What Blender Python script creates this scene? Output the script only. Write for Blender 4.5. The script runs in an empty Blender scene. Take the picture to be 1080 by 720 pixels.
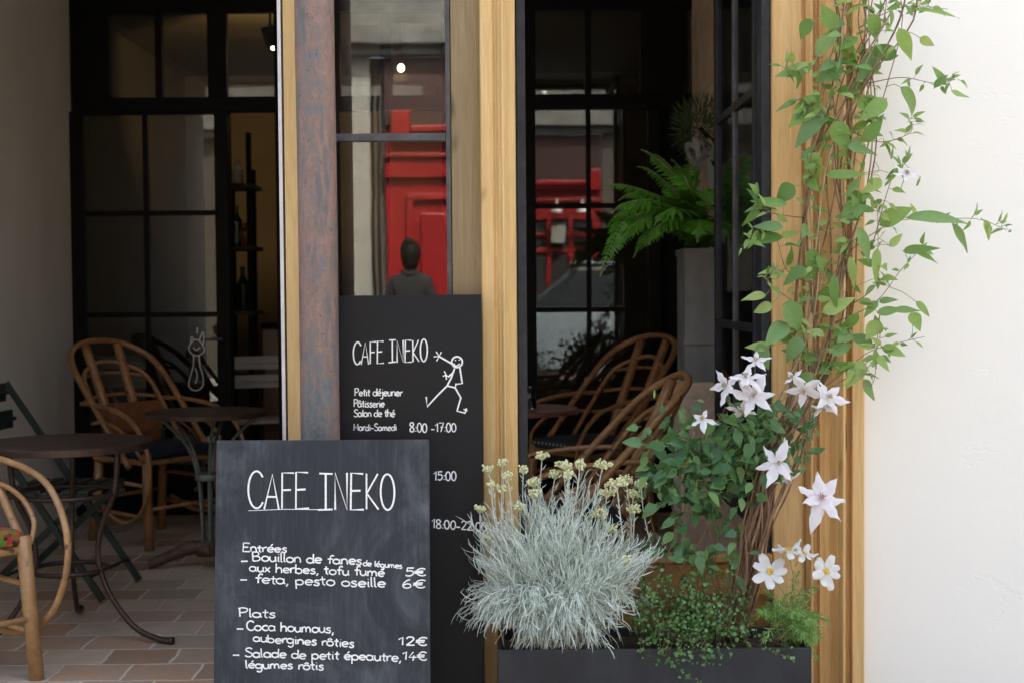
import bpy, math, random
from mathutils import Vector, Matrix, Quaternion
random.seed(11)
R = math.radians
S = bpy.context.scene
C = S.collection
rnd = random.random
def uni(a, b): return a + (b - a) * random.random()
def gau(s): return random.gauss(0, s)

# ------------------------------------------------------------------ camera
EYE = Vector((0, 0, 1.25))
PITCH, ROLL, FPX = R(2.0), R(0.45), 1500.0
cam_d = bpy.data.cameras.new('camera')
cam = bpy.data.objects.new('camera', cam_d); C.objects.link(cam); S.camera = cam
cam_d.sensor_width = 36; cam_d.lens = 36 * FPX / 1080
cam_d.clip_start = 0.05; cam_d.clip_end = 500
FW = Vector((0, math.cos(PITCH), -math.sin(PITCH)))
RT = Vector((1, 0, 0)); UP = RT.cross(FW)
q = Quaternion(FW, ROLL)                       # things lean to the left at the top
RT2, UP2 = q @ RT, q @ UP
cam.matrix_world = Matrix(((RT2.x, UP2.x, -FW.x, EYE.x), (RT2.y, UP2.y, -FW.y, EYE.y), (RT2.z, UP2.z, -FW.z, EYE.z), (0, 0, 0, 1)))
cam_d.dof.use_dof = True; cam_d.dof.focus_distance = 4.15; cam_d.dof.aperture_fstop = 4.5
def ray(px, py): return FW + RT2 * ((px - 540) / FPX) + UP2 * ((360 - py) / FPX)
def P(px, py, Y):
    d = ray(px, py); return EYE + d * (Y / d.y)
def Xat(px, Y, py=360): return P(px, py, Y).x
def Zat(py, Y, px=540): return P(px, py, Y).z

# ------------------------------------------------------------------ mesh builder
class MB:
    def __init__(s): s.v, s.f = [], []
    def add(s, vs, fs, M=None):
        n = len(s.v)
        s.v += [(M @ Vector(p)) if M is not None else Vector(p) for p in vs]
        s.f += [tuple(i + n for i in f) for f in fs]
        return s
    def box(s, x0, x1, y0, y1, z0, z1, M=None):
        vs = [(x, y, z) for x in (x0, x1) for y in (y0, y1) for z in (z0, z1)]
        return s.add(vs, [(0, 1, 3, 2), (4, 6, 7, 5), (0, 4, 5, 1), (2, 3, 7, 6), (0, 2, 6, 4), (1, 5, 7, 3)], M)
    def bar(s, a, b, w, d, up=(0, 0, 1)):
        a, b = Vector(a), Vector(b); t = (b - a); L = t.length; t.normalize()
        u = Vector(up)
        if abs(u.dot(t)) > .98: u = Vector((0, 1, 0))
        x = t.cross(u).normalized(); y = x.cross(t).normalized()
        M = Matrix(((x.x, y.x, t.x, a.x), (x.y, y.y, t.y, a.y), (x.z, y.z, t.z, a.z), (0, 0, 0, 1)))
        return s.box(-w / 2, w / 2, -d / 2, d / 2, 0, L, M)
    def tube(s, pts, r, sides=8, sub=0, flat=None, close=False):
        pts = [Vector(p) for p in pts]
        rs = r if isinstance(r, (list, tuple)) else None
        if sub: 
            n0 = len(pts); pts = spline(pts, sub, close)
        n = len(pts)
        if n < 2: return s
        if rs and len(rs) != n: rs = [lerp_list(rs, i / (n - 1)) for i in range(n)]
        ts = []
        for i in range(n):
            if close: t = pts[(i + 1) % n] - pts[i - 1]
            else: t = pts[min(i + 1, n - 1)] - pts[max(i - 1, 0)]
            if t.length < 1e-9: t = Vector((0, 0, 1))
            ts.append(t.normalized())
        u = Vector(flat) if flat is not None else (Vector((0, 0, 1)) if abs(ts[0].z) < .9 else Vector((1, 0, 0)))
        base = len(s.v); fl = .18 if flat is not None else 1.0
        for i in range(n):
            t = ts[i]
            if flat is not None: u = Vector(flat)
            u = (u - t * u.dot(t))
            if u.length < 1e-6: u = t.orthogonal()
            u.normalize(); w = t.cross(u)
            rr = rs[i] if rs else r
            for k in range(sides):
                a = 2 * math.pi * k / sides
                s.v.append(pts[i] + w * (math.cos(a) * rr) + u * (math.sin(a) * rr * fl))
        for i in range(n if close else n - 1):
            for k in range(sides):
                k2 = (k + 1) % sides; j = (i + 1) % n
                s.f.append((base + i * sides + k, base + i * sides + k2, base + j * sides + k2, base + j * sides + k))
        if not close:
            s.f.append(tuple(base + k for k in range(sides))[::-1])
            s.f.append(tuple(base + (n - 1) * sides + k for k in range(sides)))
        return s
    def lathe(s, prof, n=24, c=(0, 0, 0), M=None):
        vs, fs = [], []
        for (r, z) in prof:
            for k in range(n):
                a = 2 * math.pi * k / n; vs.append((c[0] + r * math.cos(a), c[1] + r * math.sin(a), c[2] + z))
        for i in range(len(prof) - 1):
            for k in range(n):
                k2 = (k + 1) % n; fs.append((i * n + k, i * n + k2, (i + 1) * n + k2, (i + 1) * n + k))
        fs.append(tuple(range(n))[::-1]); fs.append(tuple((len(prof) - 1) * n + k for k in range(n)))
        return s.add(vs, fs, M)
    def ball(s, c, r, M=None, nu=8, nv=6, sq=(1, 1, 1)):
        c = Vector(c); vs, fs = [], []
        vs.append((c.x, c.y, c.z + r * sq[2]))
        for i in range(1, nv):
            p = math.pi * i / nv
            for k in range(nu):
                a = 2 * math.pi * k / nu
                vs.append((c.x + r * sq[0] * math.sin(p) * math.cos(a), c.y + r * sq[1] * math.sin(p) * math.sin(a), c.z + r * sq[2] * math.cos(p)))
        vs.append((c.x, c.y, c.z - r * sq[2])); e = len(vs) - 1
        for k in range(nu): fs.append((0, 1 + k, 1 + (k + 1) % nu))
        for i in range(nv - 2):
            for k in range(nu):
                a, b = 1 + i * nu + k, 1 + i * nu + (k + 1) % nu
                fs.append((a, a + nu, b + nu, b))
        for k in range(nu): fs.append((e, 1 + (nv - 2) * nu + (k + 1) % nu, 1 + (nv - 2) * nu + k))
        return s.add(vs, fs, M)
    def prism(s, prof, z0, z1, axis='z'):
        # closed outline, extruded
        n = len(prof)
        if axis == 'z': vs = [(p[0], p[1], z) for z in (z0, z1) for p in prof]
        elif axis == 'x': vs = [(x, p[0], p[1]) for x in (z0, z1) for p in prof]
        else: vs = [(p[0], y, p[1]) for y in (z0, z1) for p in prof]
        fs = [(i, (i + 1) % n, n + (i + 1) % n, n + i) for i in range(n)] + [tuple(range(n))[::-1], tuple(range(n, 2 * n))]
        return s.add(vs, fs)
    def leaf(s, base, d, nrm, L, W, droop=.15, fold=.18, n=6, tip=1.0, wav=0):
        # an ovate blade: n stations, three points across
        d = Vector(d).normalized(); nrm = Vector(nrm); nrm = nrm - d * nrm.dot(d)
        if nrm.length < 1e-5: nrm = d.orthogonal()
        nrm.normalize(); x = d.cross(nrm); base = Vector(base)
        b = len(s.v)
        for i in range(n + 1):
            t = i / n
            w = W * .5 * (math.sin(math.pi * min(1, t ** .72 * 1.0)) ** .9 * (1 - .25 * t) if 0 < t < 1 else .02)
            c = base + d * (L * t) - nrm * (droop * L * t * t)
            wv = wav * L * math.sin(t * 9 + b)
            s.v += [c - x * w + nrm * (fold * w * 1.0 + wv), c, c + x * w + nrm * (fold * w - wv)]
        for i in range(n):
            a = b + 3 * i
            s.f += [(a, a + 1, a + 4, a + 3), (a + 1, a + 2, a + 5, a + 4)]
        return s
    def blade(s, pts, w, nrm=None):
        # narrow strip following a polyline
        n = len(pts); b = len(s.v)
        for i in range(n):
            t = (pts[min(i + 1, n - 1)] - pts[max(i - 1, 0)])
            x = t.cross(nrm if nrm is not None else Vector((0, -1, .3)))
            if x.length < 1e-7: x = t.orthogonal()
            x.normalize(); f = w * .5 * (1.0 if i < n - 1 else .25) * (.7 if i == 0 else 1)
            s.v += [pts[i] - x * f, pts[i] + x * f]
        for i in range(n - 1):
            a = b + 2 * i; s.f.append((a, a + 1, a + 3, a + 2))
        return s
    def build(s, name, mat, parent=None, smooth=False, bevel=0, origin=None, local=False, segs=2, **kw):
        me = bpy.data.meshes.new(name)
        o = bpy.data.objects.new(name, me); C.objects.link(o)
        off = Vector((0, 0, 0))
        if not local:
            if parent is not None:
                off = wpos(parent)
            elif origin is not None: off = Vector(origin); o.location = off
        me.from_pydata([tuple(Vector(p) - off) for p in s.v], [], s.f)
        me.validate(); me.update()
        if mat is not None: me.materials.append(mat)
        if smooth:
            for p in me.polygons: p.use_smooth = True
        if parent is not None: o.parent = parent
        if bevel:
            m = o.modifiers.new('bevel', 'BEVEL'); m.width = bevel; m.segments = segs; m.limit_method = 'ANGLE'; m.angle_limit = R(40)
            m.harden_normals = False
        if kw: tag(o, **kw)
        return o
def wpos(o):
    p = Vector((0, 0, 0))
    while o is not None: p += Vector(o.location); o = o.parent
    return p
def tag(o, label=None, cat=None, group=None, kind=None):
    if label: o['label'] = label
    if cat: o['category'] = cat
    if group: o['group'] = group
    if kind: o['kind'] = kind
    return o
def thing(name, label, cat, loc=(0, 0, 0), rz=0, group=None):
    o = bpy.data.objects.new(name, None); C.objects.link(o)
    o.empty_display_size = .1
    o.location = loc; o.rotation_euler = (0, 0, rz)
    return tag(o, label, cat, group)
def copy_tree(o, parent=None):
    c = o.copy(); C.objects.link(c); c.parent = parent
    for ch in [x for x in ALL() if x.parent == o]: copy_tree(ch, c)
    return c
def ALL(): return list(C.objects)
def lerp_list(l, t):
    x = t * (len(l) - 1); i = min(int(x), len(l) - 2); return l[i] + (l[i + 1] - l[i]) * (x - i)
def spline(p, sub, close=False):
    n = len(p); out = []
    rng = range(n if close else n - 1)
    for i in rng:
        if close: a, b, c, d = p[i - 1], p[i], p[(i + 1) % n], p[(i + 2) % n]
        else: a, b, c, d = p[max(i - 1, 0)], p[i], p[i + 1], p[min(i + 2, n - 1)]
        for k in range(sub):
            t = k / sub
            out.append(.5 * ((2 * b) + (c - a) * t + (2 * a - 5 * b + 4 * c - d) * t * t + (3 * b - a - 3 * c + d) * t ** 3))
    if not close: out.append(p[-1].copy())
    return out

# ------------------------------------------------------------------ materials
class NT:
    def __init__(s, name):
        s.m = bpy.data.materials.new(name); s.m.use_nodes = True
        s.t = s.m.node_tree; s.t.nodes.clear()
        s.out = s.t.nodes.new('ShaderNodeOutputMaterial')
    def n(s, typ, **kw):
        nd = s.t.nodes.new('ShaderNode' + typ)
        for k, v in kw.items():
            if k in nd.inputs.keys() if hasattr(nd.inputs, 'keys') else False: s.set(nd, k, v)
            else: setattr(nd, k, v)
        return nd
    def set(s, nd, k, v):
        if isinstance(v, bpy.types.NodeSocket): s.t.links.new(v, nd.inputs[k])
        else: nd.inputs[k].default_value = v
    def coord(s, scale=(1, 1, 1), kind='Object', rot=(0, 0, 0)):
        tc = s.n('TexCoord'); mp = s.n('Mapping')
        s.t.links.new(tc.outputs[kind], mp.inputs['Vector']); mp.inputs['Scale'].default_value = scale; mp.inputs['Rotation'].default_value = rot
        return mp.outputs[0]
    def noise(s, vec, scale=5, detail=4, rough=.55, dist=0):
        nd = s.n('TexNoise'); s.set(nd, 'Vector', vec); s.set(nd, 'Scale', scale); s.set(nd, 'Detail', detail); s.set(nd, 'Roughness', rough); s.set(nd, 'Distortion', dist)
        return nd.outputs[0]
    def ramp(s, fac, stops):
        nd = s.n('ValToRGB'); s.t.links.new(fac, nd.inputs[0]); e = nd.color_ramp.elements
        while len(e) < len(stops): e.new(.5)
        for i, (p, c) in enumerate(stops):
            e[i].position = p; e[i].color = (*c, 1) if len(c) == 3 else c
        return nd.outputs[0]
    def mix(s, fac, a, b, typ='MIX'):
        nd = s.n('Mix', data_type='RGBA', blend_type=typ)
        for i, v in ((0, fac), (6, a), (7, b)):
            if isinstance(v, bpy.types.NodeSocket): s.t.links.new(v, nd.inputs[i])
            elif i == 0: nd.inputs[i].default_value = v
            else: nd.inputs[i].default_value = (*v, 1)
        return nd.outputs[2]
    def math(s, op, a, b=0.5, clamp=False):
        nd = s.n('Math', operation=op, use_clamp=clamp)
        for i, v in ((0, a), (1, b)):
            if isinstance(v, bpy.types.NodeSocket): s.t.links.new(v, nd.inputs[i])
            else: nd.inputs[i].default_value = v
        return nd.outputs[0]
    def bump(s, h, strength=.3, dist=.01):
        nd = s.n('Bump'); s.set(nd, 'Height', h); s.set(nd, 'Strength', strength); s.set(nd, 'Distance', dist); return nd.outputs[0]
    def done(s, col, rough=.6, metal=0, bump=None, spec=.5, extra=None):
        b = s.n('BsdfPrincipled')
        if isinstance(col, tuple): col = (*col, 1)
        s.set(b, 'Base Color', col); s.set(b, 'Roughness', rough); s.set(b, 'Metallic', metal); s.set(b, 'Specular IOR Level', spec)
        if bump is not None: s.set(b, 'Normal', bump)
        for k, v in (extra or {}).items(): s.set(b, k, v)
        s.t.links.new(b.outputs[0], s.out.inputs[0]); s.b = b
        return s.m
def mottled(name, c1, c2, scale=6, rough=.6, metal=0, bump=.2, stretch=(1, 1, 1), dist=.004, spec=.5, detail=5):
    t = NT(name); v = t.coord(stretch); f = t.noise(v, scale, detail, .6)
    col = t.ramp(f, [(.32, c1), (.68, c2)])
    return t.done(col, rough, metal, t.bump(f, bump, dist) if bump else None, spec)
def oak(name, axis, light, dark, rough=.42, sc=1.0):
    t = NT(name)
    st = {'z': (1, 1, .045), 'x': (.045, 1, 1), 'y': (1, .045, 1)}[axis]
    v = t.coord(st)
    fine = t.noise(v, 210 * sc, 3, .6); broad = t.noise(v, 26 * sc, 5, .6, 1.2)
    tone = t.noise(t.coord((1, 1, .3)), 3.2, 3, .5)
    g = t.math('ADD', t.math('MULTIPLY', fine, .45), t.math('MULTIPLY', broad, .55))
    col = t.ramp(g, [(.34, dark), (.5, tuple((a + b) / 2 for a, b in zip(dark, light))), (.62, light)])
    col = t.mix(t.math('MULTIPLY', tone, .5), col, tuple(x * .72 for x in light), 'MIX')
    knots = t.noise(t.coord((1, 1, .35)), 14, 1, .4)
    col = t.mix(t.ramp(knots, [(.72, (0, 0, 0)), (.80, (1, 1, 1))]), col, tuple(x * .45 for x in dark))
    return t.done(col, t.math('ADD', t.math('MULTIPLY', fine, .2), rough - .1), 0, t.bump(g, .16, .003), .4)
def foliage(name, cols, rough=.45, trans=.25, vary=.3):
    t = NT(name); gn = t.n('NewGeometry')
    r = gn.outputs['Random Per Island']
    k = len(cols)
    col = t.ramp(r, [(i / max(1, k - 1), c) for i, c in enumerate(cols)])
    ns = t.noise(t.coord(), 60, 3, .6)
    col = t.mix(t.math('MULTIPLY', ns, vary), col, tuple(x * .45 for x in cols[0]))
    b = t.n('BsdfPrincipled'); t.set(b, 'Base Color', col); t.set(b, 'Roughness', rough); t.set(b, 'Specular IOR Level', .35)
    t.set(b, 'Normal', t.bump(ns, .15, .002))
    tr = t.n('BsdfTranslucent'); t.set(tr, 'Color', t.mix(.5, col, (.35, .5, .08)) if trans and cols[0][1] > cols[0][0] * 1.3 else col)
    mx = t.n('MixShader'); mx.inputs[0].default_value = trans
    t.t.links.new(b.outputs[0], mx.inputs[1]); t.t.links.new(tr.outputs[0], mx.inputs[2]); t.t.links.new(mx.outputs[0], t.out.inputs[0])
    return t.m
def petal(name, edge, bar):
    t = NT(name); at = t.n('Attribute', attribute_name='bar')
    ns = t.noise(t.coord(), 90, 3, .6)
    col = t.mix(at.outputs['Fac'], edge, bar)
    col = t.mix(t.math('MULTIPLY', ns, .22), col, tuple(x * .72 for x in edge))
    b = t.n('BsdfPrincipled'); t.set(b, 'Base Color', col); t.set(b, 'Roughness', .6); t.set(b, 'Specular IOR Level', .25); t.set(b, 'Normal', t.bump(ns, .2, .001))
    tr = t.n('BsdfTranslucent'); t.set(tr, 'Color', col)
    mx = t.n('MixShader'); mx.inputs[0].default_value = .25
    t.t.links.new(b.outputs[0], mx.inputs[1]); t.t.links.new(tr.outputs[0], mx.inputs[2]); t.t.links.new(mx.outputs[0], t.out.inputs[0])
    return t.m
def glass(name, ior=1.9, tint=(.93, .95, .94), dirt=.012):
    t = NT(name); tr = t.n('BsdfTransparent'); tr.inputs[0].default_value = (*tint, 1)
    gl = t.n('BsdfGlossy'); gl.inputs['Color'].default_value = (.95, .96, .97, 1)
    wob = t.noise(t.coord((1, 1, 1)), 3.5, 2, .5)
    t.set(gl, 'Roughness', .012); t.set(gl, 'Normal', t.bump(wob, .05, .004))
    fr = t.n('Fresnel'); fr.inputs[0].default_value = ior
    mx = t.n('MixShader'); t.t.links.new(fr.outputs[0], mx.inputs[0])
    t.t.links.new(tr.outputs[0], mx.inputs[1]); t.t.links.new(gl.outputs[0], mx.inputs[2])
    df = t.n('BsdfDiffuse'); df.inputs[0].default_value = (.6, .6, .58, 1)
    d = t.math('MULTIPLY', t.ramp(t.noise(t.coord((1, 1, .5)), 4, 5, .7), [(.4, (.2, .2, .2)), (.8, (1, 1, 1))]), dirt)
    m2 = t.n('MixShader'); t.t.links.new(d, m2.inputs[0]); t.t.links.new(mx.outputs[0], m2.inputs[1]); t.t.links.new(df.outputs[0], m2.inputs[2])
    t.t.links.new(m2.outputs[0], t.out.inputs[0])
    return t.m
def emit(name, col, st):
    t = NT(name); e = t.n('Emission'); e.inputs[0].default_value = (*col, 1); e.inputs[1].default_value = st
    t.t.links.new(e.outputs[0], t.out.inputs[0]); return t.m

m_oak = oak('oak_post', 'z', (.78, .54, .25), (.56, .35, .13))
m_oak_warm = oak('oak_warm', 'z', (.80, .52, .235), (.53, .30, .105), .32)
m_oak_rail = oak('oak_rail', 'x', (.50, .28, .10), (.28, .14, .04), .38)
m_oak_grey = oak('oak_weathered', 'z', (.40, .30, .17), (.25, .17, .08), .55)
m_steel = mottled('dark_steel', (.016, .017, .020), (.034, .036, .042), 30, .45, .0, .08, spec=.25)
m_steel_grey = mottled('grey_steel', (.055, .055, .06), (.10, .10, .105), 24, .42, .3, .06)
m_black = mottled('black_paint', (.004, .004, .004), (.008, .0075, .007), 12, .5, 0, .05, spec=.08)
m_alu = mottled('aluminium_edge', (.62, .62, .62), (.72, .72, .72), 12, .4, .2, 0)
m_glass = glass('window_glass', 1.72, dirt=.004)
m_glass_back = glass('old_door_glass', 1.6, (.7, .72, .7), .008)
m_glass_side = glass('side_light_glass', 1.28, (.6, .62, .6), .004)
m_glass_sash = glass('sash_glass', 1.5, (.85, .84, .8), .02)

def wall_white():
    t = NT('white_plaster'); v = t.coord()
    a = t.noise(v, 2.2, 5, .6); b = t.noise(v, 38, 4, .65); st = t.noise(t.coord((1, 1, .12)), 6, 4, .6)
    chip = t.ramp(t.noise(t.coord((1, 1, 2.6)), 3.4, 6, .75, .6), [(.60, (0, 0, 0)), (.66, (1, 1, 1))])
    sx = t.n('SeparateXYZ'); t.t.links.new(t.coord(), sx.inputs[0])
    zone = t.n('MapRange'); t.set(zone, 'Value', sx.outputs[0]); t.set(zone, 'From Min', -2.68); t.set(zone, 'From Max', -2.58)
    chip = t.math('MULTIPLY', chip, zone.outputs[0])
    col = t.mix(t.math('MULTIPLY', a, .5), (.895, .872, .815), (.86, .838, .78))
    col = t.mix(t.ramp(st, [(.62, (0, 0, 0)), (.8, (.4, .4, .4))]), col, (.76, .74, .69))
    h = t.math('SUBTRACT', t.math('ADD', t.math('MULTIPLY', b, .25), t.math('MULTIPLY', a, 1.2)), t.math('MULTIPLY', chip, 1.1))
    return t.done(col, .85, 0, t.bump(h, .20, .012), .2)
m_white = wall_white()
m_plaster = mottled('grey_plaster', (.74, .69, .61), (.82, .78, .71), 2.2, .9, 0, .25, (1, 1, .6), .01, .15)
m_ceiling = mottled('terrace_ceiling', (.42, .39, .34), (.48, .45, .40), 3, .9, 0, .1)
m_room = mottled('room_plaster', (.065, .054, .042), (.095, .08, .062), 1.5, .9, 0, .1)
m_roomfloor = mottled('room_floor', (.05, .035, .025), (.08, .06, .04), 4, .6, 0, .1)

def column_paint():
    t = NT('flaking_column_paint'); v = t.coord((1, 1, .5)); v2 = t.coord((1, 1, .75))
    big = t.noise(t.coord((1, 1, .22)), 7, 5, .6); a = t.noise(v, 52, 8, .78, .5); b = t.noise(v2, 95, 5, .7)
    f = t.math('ADD', t.math('MULTIPLY', big, .45), t.math('MULTIPLY', a, .55))
    col = t.ramp(f, [(.38, (.085, .115, .135)), (.45, (.15, .145, .145)), (.50, (.22, .135, .11)), (.56, (.28, .175, .145)), (.64, (.19, .15, .14))])
    col = t.mix(t.ramp(t.noise(v2, 110, 6, .7), [(.60, (0, 0, 0)), (.70, (.55, .55, .55))]), col, (.36, .31, .28))
    col = t.mix(t.ramp(b, [(.32, (1, 1, 1)), (.38, (0, 0, 0))]), col, (.035, .033, .035))
    col = t.mix(t.ramp(t.noise(t.coord((1, 1, .15)), 30, 5, .65), [(.54, (0, 0, 0)), (.66, (.75, .75, .75))]), col, (.085, .10, .115))
    return t.done(col, .36, .0, t.bump(t.math('ADD', a, t.math('MULTIPLY', b, .7)), .6, .006), .5)
m_column = column_paint()

def slate(name, base, smear, amt, rough=.55):
    t = NT(name); v = t.coord((1, 1, 1))
    s1 = t.noise(t.coord((1, 1, 1), rot=(0, R(35), 0)), 2.6, 6, .65, 1.6)
    s2 = t.noise(t.coord((6, 1, 1.2), rot=(0, R(-38), 0)), 4.5, 6, .7, .8)
    s3 = t.noise(t.coord((60, 1, 3), rot=(0, R(12), 0)), 2.0, 3, .6)
    f = t.math('MULTIPLY', t.math('MULTIPLY', t.ramp(s1, [(.42, (0, 0, 0)), (.78, (1, 1, 1))]), t.ramp(s2, [(.34, (.1, .1, .1)), (.72, (1, 1, 1))])), amt)
    f = t.math('ADD', f, t.math('MULTIPLY', t.ramp(s3, [(.5, (0, 0, 0)), (.8, (1, 1, 1))]), amt * .12))
    col = t.mix(f, base, smear)
    return t.done(col, rough, 0, t.bump(t.noise(v, 160, 2, .5), .05, .001), .25)
m_slate = slate('chalkboard_slate', (.026, .031, .038), (.36, .39, .43), .46)
m_board = slate('hours_board_paint', (.0075, .0075, .009), (.05, .05, .055), .12, .5)
m_chalk = mottled('chalk', (.42, .43, .43), (.90, .90, .88), 420, .9, 0, 0, detail=2)
m_chalk.node_tree.nodes['Color Ramp'].color_ramp.elements[0].position = .25
m_chalk.node_tree.nodes['Color Ramp'].color_ramp.elements[1].position = .47

def tiles():
    t = NT('terracotta_pavers'); v = t.coord((1, 1, 1), rot=(0, 0, R(-1.0)))
    ns = t.n('VectorMath', operation='ADD')
    wob = t.n('TexNoise'); t.set(wob, 'Vector', t.coord()); t.set(wob, 'Scale', 9.0); t.set(wob, 'Detail', 2.0)
    sc = t.n('VectorMath', operation='SCALE'); t.t.links.new(wob.outputs['Color'], sc.inputs[0]); sc.inputs['Scale'].default_value = .026
    t.t.links.new(v, ns.inputs[0]); t.t.links.new(sc.outputs[0], ns.inputs[1])
    bk = t.n('TexBrick'); t.t.links.new(ns.outputs[0], bk.inputs['Vector']); t.set(bk, 'Scale', 1.0)
    t.set(bk, 'Brick Width', .235); t.set(bk, 'Row Height', .205); t.set(bk, 'Mortar Size', .008); t.set(bk, 'Mortar Smooth', .8); t.set(bk, 'Bias', -.1)
    t.set(bk, 'Color1', (0, 0, 0, 1)); t.set(bk, 'Color2', (1, 1, 1, 1)); t.set(bk, 'Mortar', (.5, .5, .5, 1)); bk.offset = .5
    a = t.noise(t.coord(), 7, 6, .65); b = t.noise(t.coord(), 55, 4, .65)
    per = t.ramp(bk.outputs['Color'], [(0, (.36, .21, .125)), (.22, (.60, .50, .40)), (.42, (.50, .29, .165)), (.6, (.40, .32, .25)), (.78, (.64, .54, .43)), (1, (.47, .27, .155))])
    col = t.mix(t.ramp(a, [(.42, (0, 0, 0)), (.72, (.55, .55, .55))]), per, (.36, .30, .24))
    col = t.mix(t.math('MULTIPLY', b, .35), col, (.22, .18, .145))
    col = t.mix(bk.outputs['Fac'], col, (.62, .56, .47))
    h = t.math('SUBTRACT', t.math('ADD', t.math('MULTIPLY', a, .5), t.math('MULTIPLY', b, .25)), t.math('MULTIPLY', bk.outputs['Fac'], .8))
    return t.done(col, t.math('ADD', t.math('MULTIPLY', b, .3), .42), 0, t.bump(h, .5, .006), .4)
m_tiles = tiles()

def stone():
    t = NT('rough_stone_wall'); v = t.coord()
    a = t.noise(v, 5, 7, .7, .5); b = t.noise(t.coord((1, 1, .4)), 22, 5, .7)
    bk = t.n('TexBrick'); t.set(bk, 'Vector', t.coord((1, 1, 1), rot=(R(90), R(0), R(90)))); t.set(bk, 'Scale', 1.0); t.set(bk, 'Mortar Size', .015); t.set(bk, 'Mortar Smooth', .8)
    t.set(bk, 'Brick Width', .4); t.set(bk, 'Row Height', .2)
    col = t.ramp(a, [(.3, (.48, .34, .23)), (.5, (.66, .49, .35)), (.7, (.78, .63, .48))])
    col = t.mix(t.math('MULTIPLY', bk.outputs['Fac'], .6), col, (.5, .42, .32))
    h = t.math('ADD', a, t.math('MULTIPLY', b, .5))
    return t.done(col, .9, 0, t.bump(h, .8, .02), .2)
m_stone = stone()

def rattan(name, light, dark):
    t = NT(name); v = t.coord()
    a = t.noise(v, 9, 4, .6); b = t.noise(v, 60, 4, .65)
    f = t.math('ADD', t.math('MULTIPLY', a, .6), t.math('MULTIPLY', b, .4))
    col = t.ramp(f, [(.33, dark), (.5, tuple((p + q_) / 2 for p, q_ in zip(light, dark))), (.66, light)])
    nodes = t.noise(v, 26, 1, .3)
    col = t.mix(t.ramp(nodes, [(.70, (0, 0, 0)), (.74, (1, 1, 1))]), col, tuple(x * .35 for x in dark))
    return t.done(col, .33, 0, t.bump(b, .2, .003), .5)
m_rattan = rattan('rattan', (.43, .225, .09), (.20, .09, .033))
m_rattan_pale = rattan('pale_rattan', (.50, .29, .13), (.26, .135, .055))
m_navy = mottled('navy_cloth', (.008, .010, .022), (.016, .02, .04), 40, .9, 0, .2)
m_leather = mottled('brown_leather', (.16, .060, .022), (.24, .095, .036), 14, .42, 0, .15)
m_rust = mottled('rusty_brown_metal', (.045, .028, .022), (.085, .05, .038), 14, .42, .45, .15)
m_rust_foot = mottled('rusty_cast_iron', (.07, .042, .03), (.14, .085, .06), 20, .6, .3, .3)
m_green_metal = mottled('worn_green_rod', (.10, .125, .11), (.17, .19, .165), 24, .5, .3, .15)
m_red_top = mottled('dark_red_table_top', (.14, .05, .04), (.22, .085, .065), 10, .32, .2, .1)
m_dkgreen = mottled('dark_green_paint', (.010, .020, .017), (.022, .036, .031), 16, .4, .1, .1)
m_galv = mottled('galvanised_sheet', (.16, .165, .155), (.28, .285, .27), 7, .6, .2, .15, (1, 1, .5))
m_planter = mottled('black_planter_metal', (.011, .012, .015), (.030, .032, .038), 9, .5, .2, .15, (1, 1, .5))
m_soil = mottled('soil', (.018, .012, .008), (.05, .035, .022), 60, .95, 0, .6)

def floral():
    t = NT('floral_cushion_cloth'); v = t.coord()
    vo = t.n('TexVoronoi'); t.set(vo, 'Vector', v); t.set(vo, 'Scale', 42.0)
    col = t.ramp(vo.outputs['Color'], [(0, (.02, .02, .015)), (.3, (.03, .03, .02)), (.34, (.42, .03, .02)), (.5, (.45, .05, .02)), (.54, (.12, .20, .03)), (.72, (.16, .22, .03)), (.76, (.02, .02, .02)), (1, (.5, .22, .04))])
    return t.done(col, .9)
m_floral = floral()
def dotted():
    t = NT('dotted_cushion_cloth'); vo = t.n('TexVoronoi'); t.set(vo, 'Vector', t.coord()); t.set(vo, 'Scale', 32.0); t.set(vo, 'Randomness', .0)
    col = t.ramp(vo.outputs['Distance'], [(.2, (.42, .45, .43)), (.26, (.03, .035, .035))])
    return t.done(col, .9)
m_dotted = dotted()

m_silver = foliage('silver_foliage', [(.48, .57, .52), (.63, .73, .68), (.74, .82, .77), (.53, .62, .54)], .75, .15, .12)
m_silver_stem = foliage('silver_stem', [(.54, .58, .48), (.64, .67, .57)], .8, .0, .15)
m_cream = foliage('cream_flower', [(.72, .73, .40), (.80, .80, .52), (.66, .68, .38)], .9, .1, .2)
m_clem = foliage('clematis_leaf', [(.10, .22, .05), (.19, .35, .08), (.32, .48, .12), (.13, .27, .10), (.46, .56, .18), (.22, .38, .09), (.16, .29, .11)], .34, .28, .35)
m_dark_leaf = foliage('dark_clematis_leaf', [(.035, .115, .042), (.065, .175, .065), (.12, .26, .085), (.05, .14, .065), (.21, .36, .11)], .36, .22, .3)
m_stem = mottled('vine_stem', (.20, .12, .075), (.36, .24, .15), 40, .7, 0, .3)
m_stem_bundle = mottled('woody_stem', (.11, .055, .03), (.33, .20, .12), 45, .75, 0, .4, (1, 1, .3))
m_stem_tan = mottled('tan_stem', (.26, .17, .10), (.48, .36, .22), 45, .7, 0, .3, (1, 1, .3))
m_stem_green = mottled('green_stem', (.20, .24, .08), (.32, .34, .14), 30, .6, 0, .1)
m_petal = petal('clematis_petal', (.84, .825, .835), (.70, .62, .69))
m_petal_white = petal('white_petal', (.80, .80, .79), (.72, .73, .66))
m_anther = mottled('anther', (.38, .33, .16), (.52, .45, .26), 80, .8, 0, 0)
m_anther_pink = mottled('pink_anther', (.42, .20, .22), (.60, .42, .36), 80, .8, 0, 0)
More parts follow.
